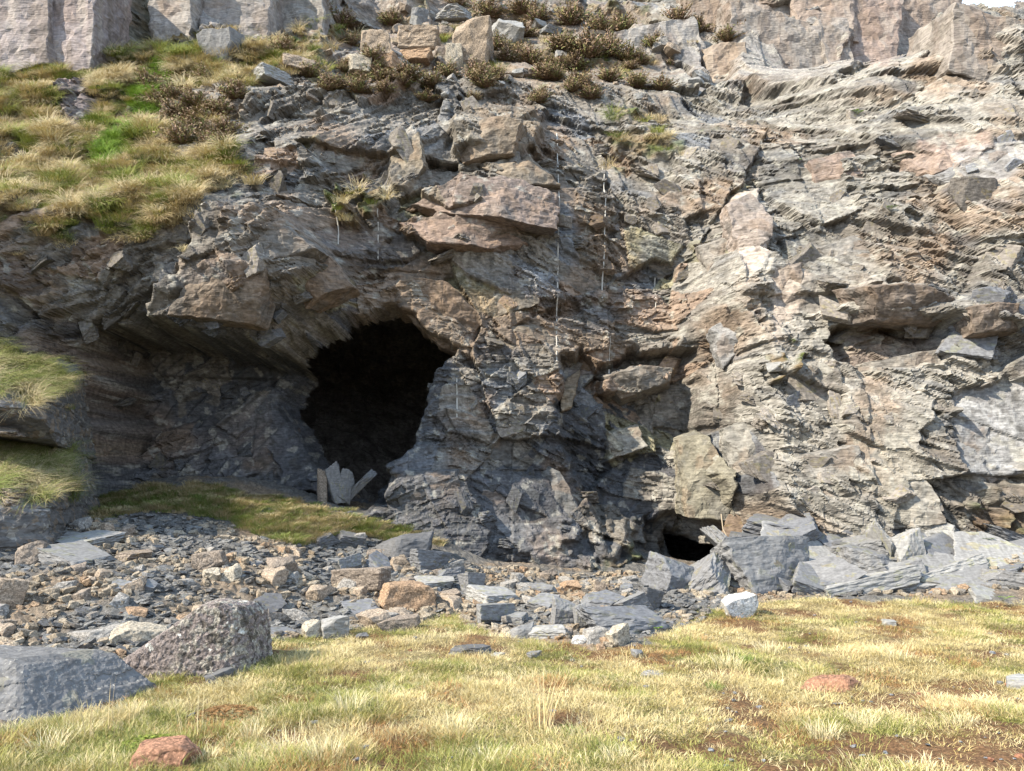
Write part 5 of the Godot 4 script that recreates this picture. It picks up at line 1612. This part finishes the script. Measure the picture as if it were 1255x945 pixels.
func build_plants() -> void:
	# heather on the slopes above the cliff
	var bushes := []
	for k in 3:
		rng.seed = 60 + k
		bushes.append(heather_mesh(60 + k))
	var spots := [[185, 110, 36], [220, 144, 40], [206, 155, 30], [270, 140, 38], [240, 165, 46], [280, 165, 40], [225, 175, 40], [262, 178, 36], [250, 100, 30], [350, 65, 34], [380, 95, 34], [410, 108, 36], [430, 55, 26], [500, 95, 36], [600, 20, 36], [640, 15, 34], [660, 25, 30], [700, 30, 40], [690, 60, 40], [720, 70, 46], [745, 68, 40], [735, 40, 36], [700, 85, 36], [770, 75, 34], [650, 78, 36], [620, 75, 30], [590, 100, 30], [830, 30, 40], [905, 45, 36], [890, 50, 30], [195, 128, 36], [250, 150, 40], [290, 120, 36], [215, 120, 30], [275, 180, 36], [240, 128, 34], [470, 100, 36], [440, 112, 34], [530, 105, 32], [640, 45, 34], [610, 62, 30], [760, 40, 34], [800, 60, 32], [670, 95, 36], [710, 108, 34], [745, 100, 34], [810, 110, 30], [855, 40, 30], [560, 10, 30], [480, 30, 30], [420, 30, 30], [395, 15, 28], [780, 105, 30]]
	rng.seed = 71
	for k in 30: spots.append([rng.randf_range(400, 860), rng.randf_range(70, 138), rng.randf_range(18, 32)])
	rng.seed = 70
	for q in spots:
		var p := cliff_hit(q[0], q[1])
		var o := Node3D.new()
		o.name = numbered("heather_bush")
		var s: float = q[2] / F * -p.z * 0.85
		o.transform = Transform3D(Basis(Vector3.UP, rng.randf() * TAU) * Basis.from_scale(Vector3(s, s * rng.randf_range(0.6, 0.9), s)), p + Vector3(0, -0.10 * s, 0.05))
		add_child(o, true)
		var pair: Array = bushes[rng.randi() % 3]
		for k in 2:
			var part := MeshInstance3D.new()
			part.name = ["foliage", "stems"][k]
			part.mesh = pair[k]
			part.material_override = M.heather_twig
			o.add_child(part, true)
		var turf: bool = q[0] < 310
		tag(o, "brown heather bush growing in the turf at the cliff top" if turf else "brown heather bush on the stony slope under the crag", "heather", "heather in the turf" if turf else "heather on the stony slope")
	# ferns
	for q in [[1049, 142, 12, "bright green fern in a crack near the top of the right wall"], [1091, 259, 12, "bright green fern on the open face of the right wall"], [977, 199, 8, "tiny green plant on the upper right wall"], [1030, 369, 9, "small green fern beside the shadowed overhang"], [1109, 405, 8, "tiny green plant under the shadowed overhang"], [1199, 628, 13, "green plant on the ledge above the slab pile"], [1209, 664, 13, "green plant growing behind the long blue slab"], [1229, 736, 16, "leafy green plant among the front slabs"], [804, 772, 12, "green sprig beside the large blue topped block"]]:
		var p := cliff_hit(q[0], q[1])
		if q[1] > 650: p = at(q[0], q[1], ground_hit(q[0], q[1] + 6) - 0.1)
		fern(p, q[2] / F * -p.z, q[3], int(q[0]))
	# tussocks standing out of the lawn
	var tall := tuft_mesh(81, 70, 0.52, 0.09, 0.42, 0.0055, 0.15)
	var wide := [tuft_mesh(82, 120, 0.20, 0.12, 0.9, 0.005, 0.6), tuft_mesh(83, 120, 0.24, 0.10, 0.75, 0.005, 0.5)]
	var stems := tuft_mesh(84, 16, 0.42, 0.14, 0.35, 0.006, 0.1)
	tussock(tall, 662, 892, 1.0, lin(0.60, 0.50, 0.29), "tall tussock of upright straw coloured reeds on the lawn", "")
	tussock(stems, 130, 905, 1.0, lin(0.50, 0.40, 0.24), "sparse dry stems standing in front of the slate boulder", "")
	tussock(stems, 235, 900, 0.8, lin(0.55, 0.47, 0.3), "few dry stems beside the rusty orange stone", "")
	rng.seed = 83
	for q in [[430, 872], [310, 905], [350, 925], [470, 850], [1060, 890], [1098, 808], [1010, 905], [890, 815], [95, 905], [60, 925], [560, 900], [600, 935], [760, 935], [1180, 890], [250, 935], [160, 880], [400, 935], [940, 800]]:
		tussock(wide[rng.randi() % 2], q[0], q[1], rng.randf_range(0.7, 1.1), lin(0.62, 0.55, 0.36), "pale tuft of bleached grass on the lawn", "bleached grass tufts on the lawn")
	for q in [[550, 875], [915, 812], [610, 925], [875, 845], [700, 900], [160, 930]]:
		tussock(wide[rng.randi() % 2], q[0], q[1], 0.55, lin(0.16, 0.25, 0.05), "small tuft of fresh green grass on the lawn", "green grass tufts on the lawn")
	# moss cushion by the rusty stone
	for q in [[185, 918, 0.22, lin(0.13, 0.16, 0.03), "dark green moss cushion behind the rusty orange stone"], [245, 915, 0.13, lin(0.12, 0.06, 0.03), "dark brown moss cushion beside the rusty orange stone"], [280, 880, 0.24, lin(0.20, 0.115, 0.05), "rust brown moss patch on the lawn below the lichen-crusted boulder"]]:
		var d := ground_hit(q[0], q[1])
		var w := at(q[0], q[1], d)
		var o := MeshInstance3D.new()
		o.name = numbered("moss_cushion")
		o.mesh = moss_mesh(int(q[0]), q[3])
		o.material_override = M.heather_twig
		o.transform = Transform3D(Basis.from_scale(Vector3(q[2], q[2] * 0.35, q[2] * 0.8)), Vector3(w.x, ground(w.x, w.z) - 0.01, w.z))
		add_child(o, true)
		tag(o, q[4], "moss")
	# dead twigs
	twig([at(884, 630, 14.0), at(886, 648, 13.9), at(893, 662, 13.8), at(903, 668, 13.7)], 0.012, "bare curved twig hanging beside the low adit")

func moss_mesh(seed_: int, c: Color) -> ArrayMesh:
	rng.seed = seed_
	var v := PackedVector3Array(); var col := PackedColorArray()
	for k in 900:
		var a := rng.randf() * TAU
		var r := sqrt(rng.randf())
		var h := sqrt(maxf(0.0, 1.0 - r * r))
		var p := Vector3(cos(a) * r, h * rng.randf_range(0.75, 1.05), sin(a) * r)
		var s := 0.09
		for e in 3: v.append(p + Vector3(rng.randf_range(-s, s), rng.randf_range(-s, s), rng.randf_range(-s, s)))
		var t := rng.randf_range(0.6, 1.5)
		for e in 3: col.append(c * t)
	var arr := []
	arr.resize(Mesh.ARRAY_MAX)
	arr[Mesh.ARRAY_VERTEX] = v; arr[Mesh.ARRAY_COLOR] = col
	var me := ArrayMesh.new()
	me.add_surface_from_arrays(Mesh.PRIMITIVE_TRIANGLES, arr)
	return me

func flat_mesh(v: PackedVector3Array, col: PackedColorArray) -> ArrayMesh:
	var arr := []
	arr.resize(Mesh.ARRAY_MAX)
	arr[Mesh.ARRAY_VERTEX] = v; arr[Mesh.ARRAY_COLOR] = col
	var me := ArrayMesh.new()
	me.add_surface_from_arrays(Mesh.PRIMITIVE_TRIANGLES, arr)
	return me

# a bush as [foliage, stems]
func heather_mesh(seed_: int) -> Array:
	rng.seed = seed_
	var v := PackedVector3Array(); var col := PackedColorArray()
	var sv := PackedVector3Array(); var scol := PackedColorArray()
	for b in 300:
		var a := rng.randf() * TAU
		var e := rng.randf_range(0.05, 1.4)
		var dir := Vector3(cos(a) * cos(e), sin(e), sin(a) * cos(e))
		var side := dir.cross(Vector3.UP).normalized()
		var lump := 0.75 + 0.3 * sin(a * 3.0 + seed_) * cos(e * 3.0)
		var base := dir * 0.25 * lump
		var tip := dir * lump * rng.randf_range(0.75, 1.05) + Vector3.UP * 0.06
		var c := lin(0.15, 0.105, 0.07).lerp(lin(0.22, 0.17, 0.085), rng.randf())
		if rng.randf() < 0.3: c = lin(0.13, 0.14, 0.05)
		if rng.randf() < 0.15: c = lin(0.30, 0.21, 0.16)
		# short leafy sprigs along every twig
		for s in 7:
			var p := base.lerp(tip, s / 6.0)
			var q := (dir * 0.5 + Vector3(rng.randf_range(-1, 1), rng.randf_range(-0.3, 1), rng.randf_range(-1, 1))).normalized() * 0.13
			var w := q.cross(dir).normalized() * 0.028
			v.append_array(PackedVector3Array([p - w, p + q, p + w]))
			col.append_array(PackedColorArray([c, c, c]))
		sv.append_array(PackedVector3Array([dir * 0.02 - side * 0.02, tip, dir * 0.02 + side * 0.02]))
		var bark := lin(0.13, 0.09, 0.065)
		scol.append_array(PackedColorArray([bark, bark, bark]))
	return [flat_mesh(v, col), flat_mesh(sv, scol)]

func fern(pos: Vector3, size: float, label: String, seed_: int) -> void:
	rng.seed = seed_
	var root := Node3D.new()
	root.name = numbered("fern")
	root.position = pos
	add_child(root)
	tag(root, label, "fern")
	var crown := MeshInstance3D.new()
	crown.name = "root_crown"
	var cm := CylinderMesh.new()
	cm.top_radius = size * 0.05; cm.bottom_radius = size * 0.09; cm.height = size * 0.16; cm.radial_segments = 8
	crown.mesh = cm
	crown.material_override = M.dry_wood
	root.add_child(crown, true)
	for k in 7:
		var v := PackedVector3Array(); var col := PackedColorArray()
		var a := rng.randf() * TAU
		var out := Vector3(cos(a), 0, absf(sin(a)) * 0.8 + 0.2).normalized()
		var side := out.cross(Vector3.UP).normalized()
		var c := lin(0.20, 0.34, 0.04) * rng.randf_range(0.7, 1.25)
		for s in 9:
			var t := (s + 0.5) / 9.0
			var p := out * t * size * 0.75 + Vector3.UP * size * (0.9 * t - 0.55 * t * t)
			var w := size * 0.26 * sin(PI * clampf(t * 0.9 + 0.1, 0, 1)) + 0.006
			for sg in [-1.0, 1.0]:
				v.append_array(PackedVector3Array([p - out * size * 0.03, p + side * w * sg + out * size * 0.06, p + out * size * 0.05]))
				col.append_array(PackedColorArray([c, c, c]))
		var arr := []
		arr.resize(Mesh.ARRAY_MAX)
		arr[Mesh.ARRAY_VERTEX] = v; arr[Mesh.ARRAY_COLOR] = col
		var me := ArrayMesh.new()
		me.add_surface_from_arrays(Mesh.PRIMITIVE_TRIANGLES, arr)
		var o := MeshInstance3D.new()
		o.name = "frond"
		o.mesh = me
		o.material_override = M.fern_leaf
		root.add_child(o, true)

func tussock(me: ArrayMesh, px: float, py: float, s: float, c: Color, label: String, group: String) -> void:
	var d := ground_hit(px, py)
	var w := at(px, py, d)
	var o := MeshInstance3D.new()
	o.name = numbered("grass_tussock")
	o.mesh = me
	var key := "tussock_" + c.to_html()
	if not M.has(key):
		leaf_mat(key, Color(0.5, 0.5, 0.35)).albedo_color = srgb(c)
	o.material_override = M[key]
	o.transform = Transform3D(Basis(Vector3.UP, px) * Basis.from_scale(Vector3.ONE * s), Vector3(w.x, ground(w.x, w.z), w.z))
	add_child(o, true)
	tag(o, label, "grass", group)

func twig(pts: Array, r: float, label: String) -> void:
	var st := SurfaceTool.new()
	st.begin(Mesh.PRIMITIVE_TRIANGLES)
	var ring := []
	for k in pts.size():
		var p: Vector3 = pts[k]
		var t: Vector3 = (pts[mini(k + 1, pts.size() - 1)] - pts[maxi(k - 1, 0)]).normalized()
		var a := t.cross(Vector3(0, 0, 1)).normalized()
		var b := t.cross(a)
		var line := []
		for e in 7: line.append(p + (a * cos(e * TAU / 6.0) + b * sin(e * TAU / 6.0)) * r * (1.0 - 0.6 * k / (pts.size() - 1.0)))
		ring.append(line)
	for k in pts.size() - 1:
		for e in 6:
			for v in [ring[k][e], ring[k + 1][e], ring[k][e + 1], ring[k][e + 1], ring[k + 1][e], ring[k + 1][e + 1]]: st.add_vertex(v)
	st.generate_normals()
	var o := MeshInstance3D.new()
	o.name = numbered("dead_branch")
	o.mesh = st.commit()
	o.material_override = M.dry_wood
	add_child(o, true)
	tag(o, label, "branch")

# ---------------------------------------------------------------- main
func _ready() -> void:
	var t0 := Time.get_ticks_msec()
	# camera: level, with the lens shifted up as in the photograph
	var cam := Camera3D.new()
	cam.name = "camera"
	cam.projection = Camera3D.PROJECTION_FRUSTUM
	cam.near = 0.05
	cam.far = 400.0
	cam.size = 0.05 * 945.0 / F
	cam.frustum_offset = Vector2(0, 0.05 * (HY - 472.5) / F)
	cam.position = Vector3(0, EYE, 0)
	add_child(cam)
	cam.current = true
	# sky
	var sky_m := ProceduralSkyMaterial.new()
	sky_m.sky_top_color = Color(0.58, 0.68, 0.80)
	sky_m.sky_horizon_color = Color(0.90, 0.93, 0.96)
	sky_m.sky_curve = 0.25
	sky_m.ground_bottom_color = Color(0.30, 0.27, 0.2)
	sky_m.ground_horizon_color = Color(0.5, 0.5, 0.45)
	var sky := Sky.new()
	sky.sky_material = sky_m
	var env := Environment.new()
	env.background_mode = Environment.BG_SKY
	env.sky = sky
	env.background_energy_multiplier = 1.25
	env.tonemap_mode = Environment.TONE_MAPPER_LINEAR
	env.tonemap_exposure = 2.5
	env.sdfgi_enabled = true
	env.ssao_enabled = true
	env.ssil_enabled = true
	var we := WorldEnvironment.new()
	we.name = "world_environment"
	we.environment = env
	add_child(we)
	# sun: from the left, nearly along the cliff
	var sun := DirectionalLight3D.new()
	sun.name = "sun"
	sun.light_energy = 1.5
	sun.light_color = Color(1.0, 0.95, 0.87)
	sun.light_angular_distance = 0.6
	sun.shadow_enabled = true
	add_child(sun)
	var to_sun := Vector3(-0.72, 0.66, 0.35).normalized()
	sun.look_at_from_position(Vector3.ZERO, -to_sun, Vector3.UP)

	rng.seed = 4
	HT.resize(65536)
	for i in 65536: HT[i] = rng.randf()
	nz.lump = fnl(1, 0.5, 3); nz.lump2 = fnl(2, 2.5, 3); nz.warp_a = fnl(3, 0.28, 4); nz.warp_b = fnl(4, 0.4, 4)
	nz.edge = fnl(5, 1.6, 3); nz.speck = fnl(6, 1.3, 4); nz.stain = fnl(7, 0.35, 4); nz.turf = fnl(8, 0.7, 4); nz.fine = fnl(9, 3.0, 4)
	nz.patch = fnl(10, 0.6, 4); nz.patch2 = fnl(12, 0.9, 4); nz.tall = fnl(13, 1.1, 3)
	nz.cell = fnl(21, 0.42, 1, FastNoiseLite.TYPE_CELLULAR); nz.cell2 = fnl(22, 1.15, 1, FastNoiseLite.TYPE_CELLULAR); nz.cell3 = fnl(24, 3.1, 1, FastNoiseLite.TYPE_CELLULAR)
	for c in [nz.cell, nz.cell2, nz.cell3]:
		c.cellular_return_type = FastNoiseLite.RETURN_CELL_VALUE
		c.cellular_jitter = 1.0
	build_fields()
	print("fields ", Time.get_ticks_msec() - t0)
	build_materials()
	print("materials ", Time.get_ticks_msec() - t0)
	build_rock_shapes()
	print("rocks ", Time.get_ticks_msec() - t0)
	build_lawn_outline()
	var cliff := build_cliff()
	print("cliff ", Time.get_ticks_msec() - t0)
	build_ground()
	print("ground ", Time.get_ticks_msec() - t0)
	build_cliff_parts(cliff)
	build_outcrops()
	build_boulders()
	build_pile()
	build_rubble()
	build_upper_rocks()
	print("stones ", Time.get_ticks_msec() - t0)
	build_plants()
	build_slope_grass()
	build_lawn()
	print("plants ", Time.get_ticks_msec() - t0)
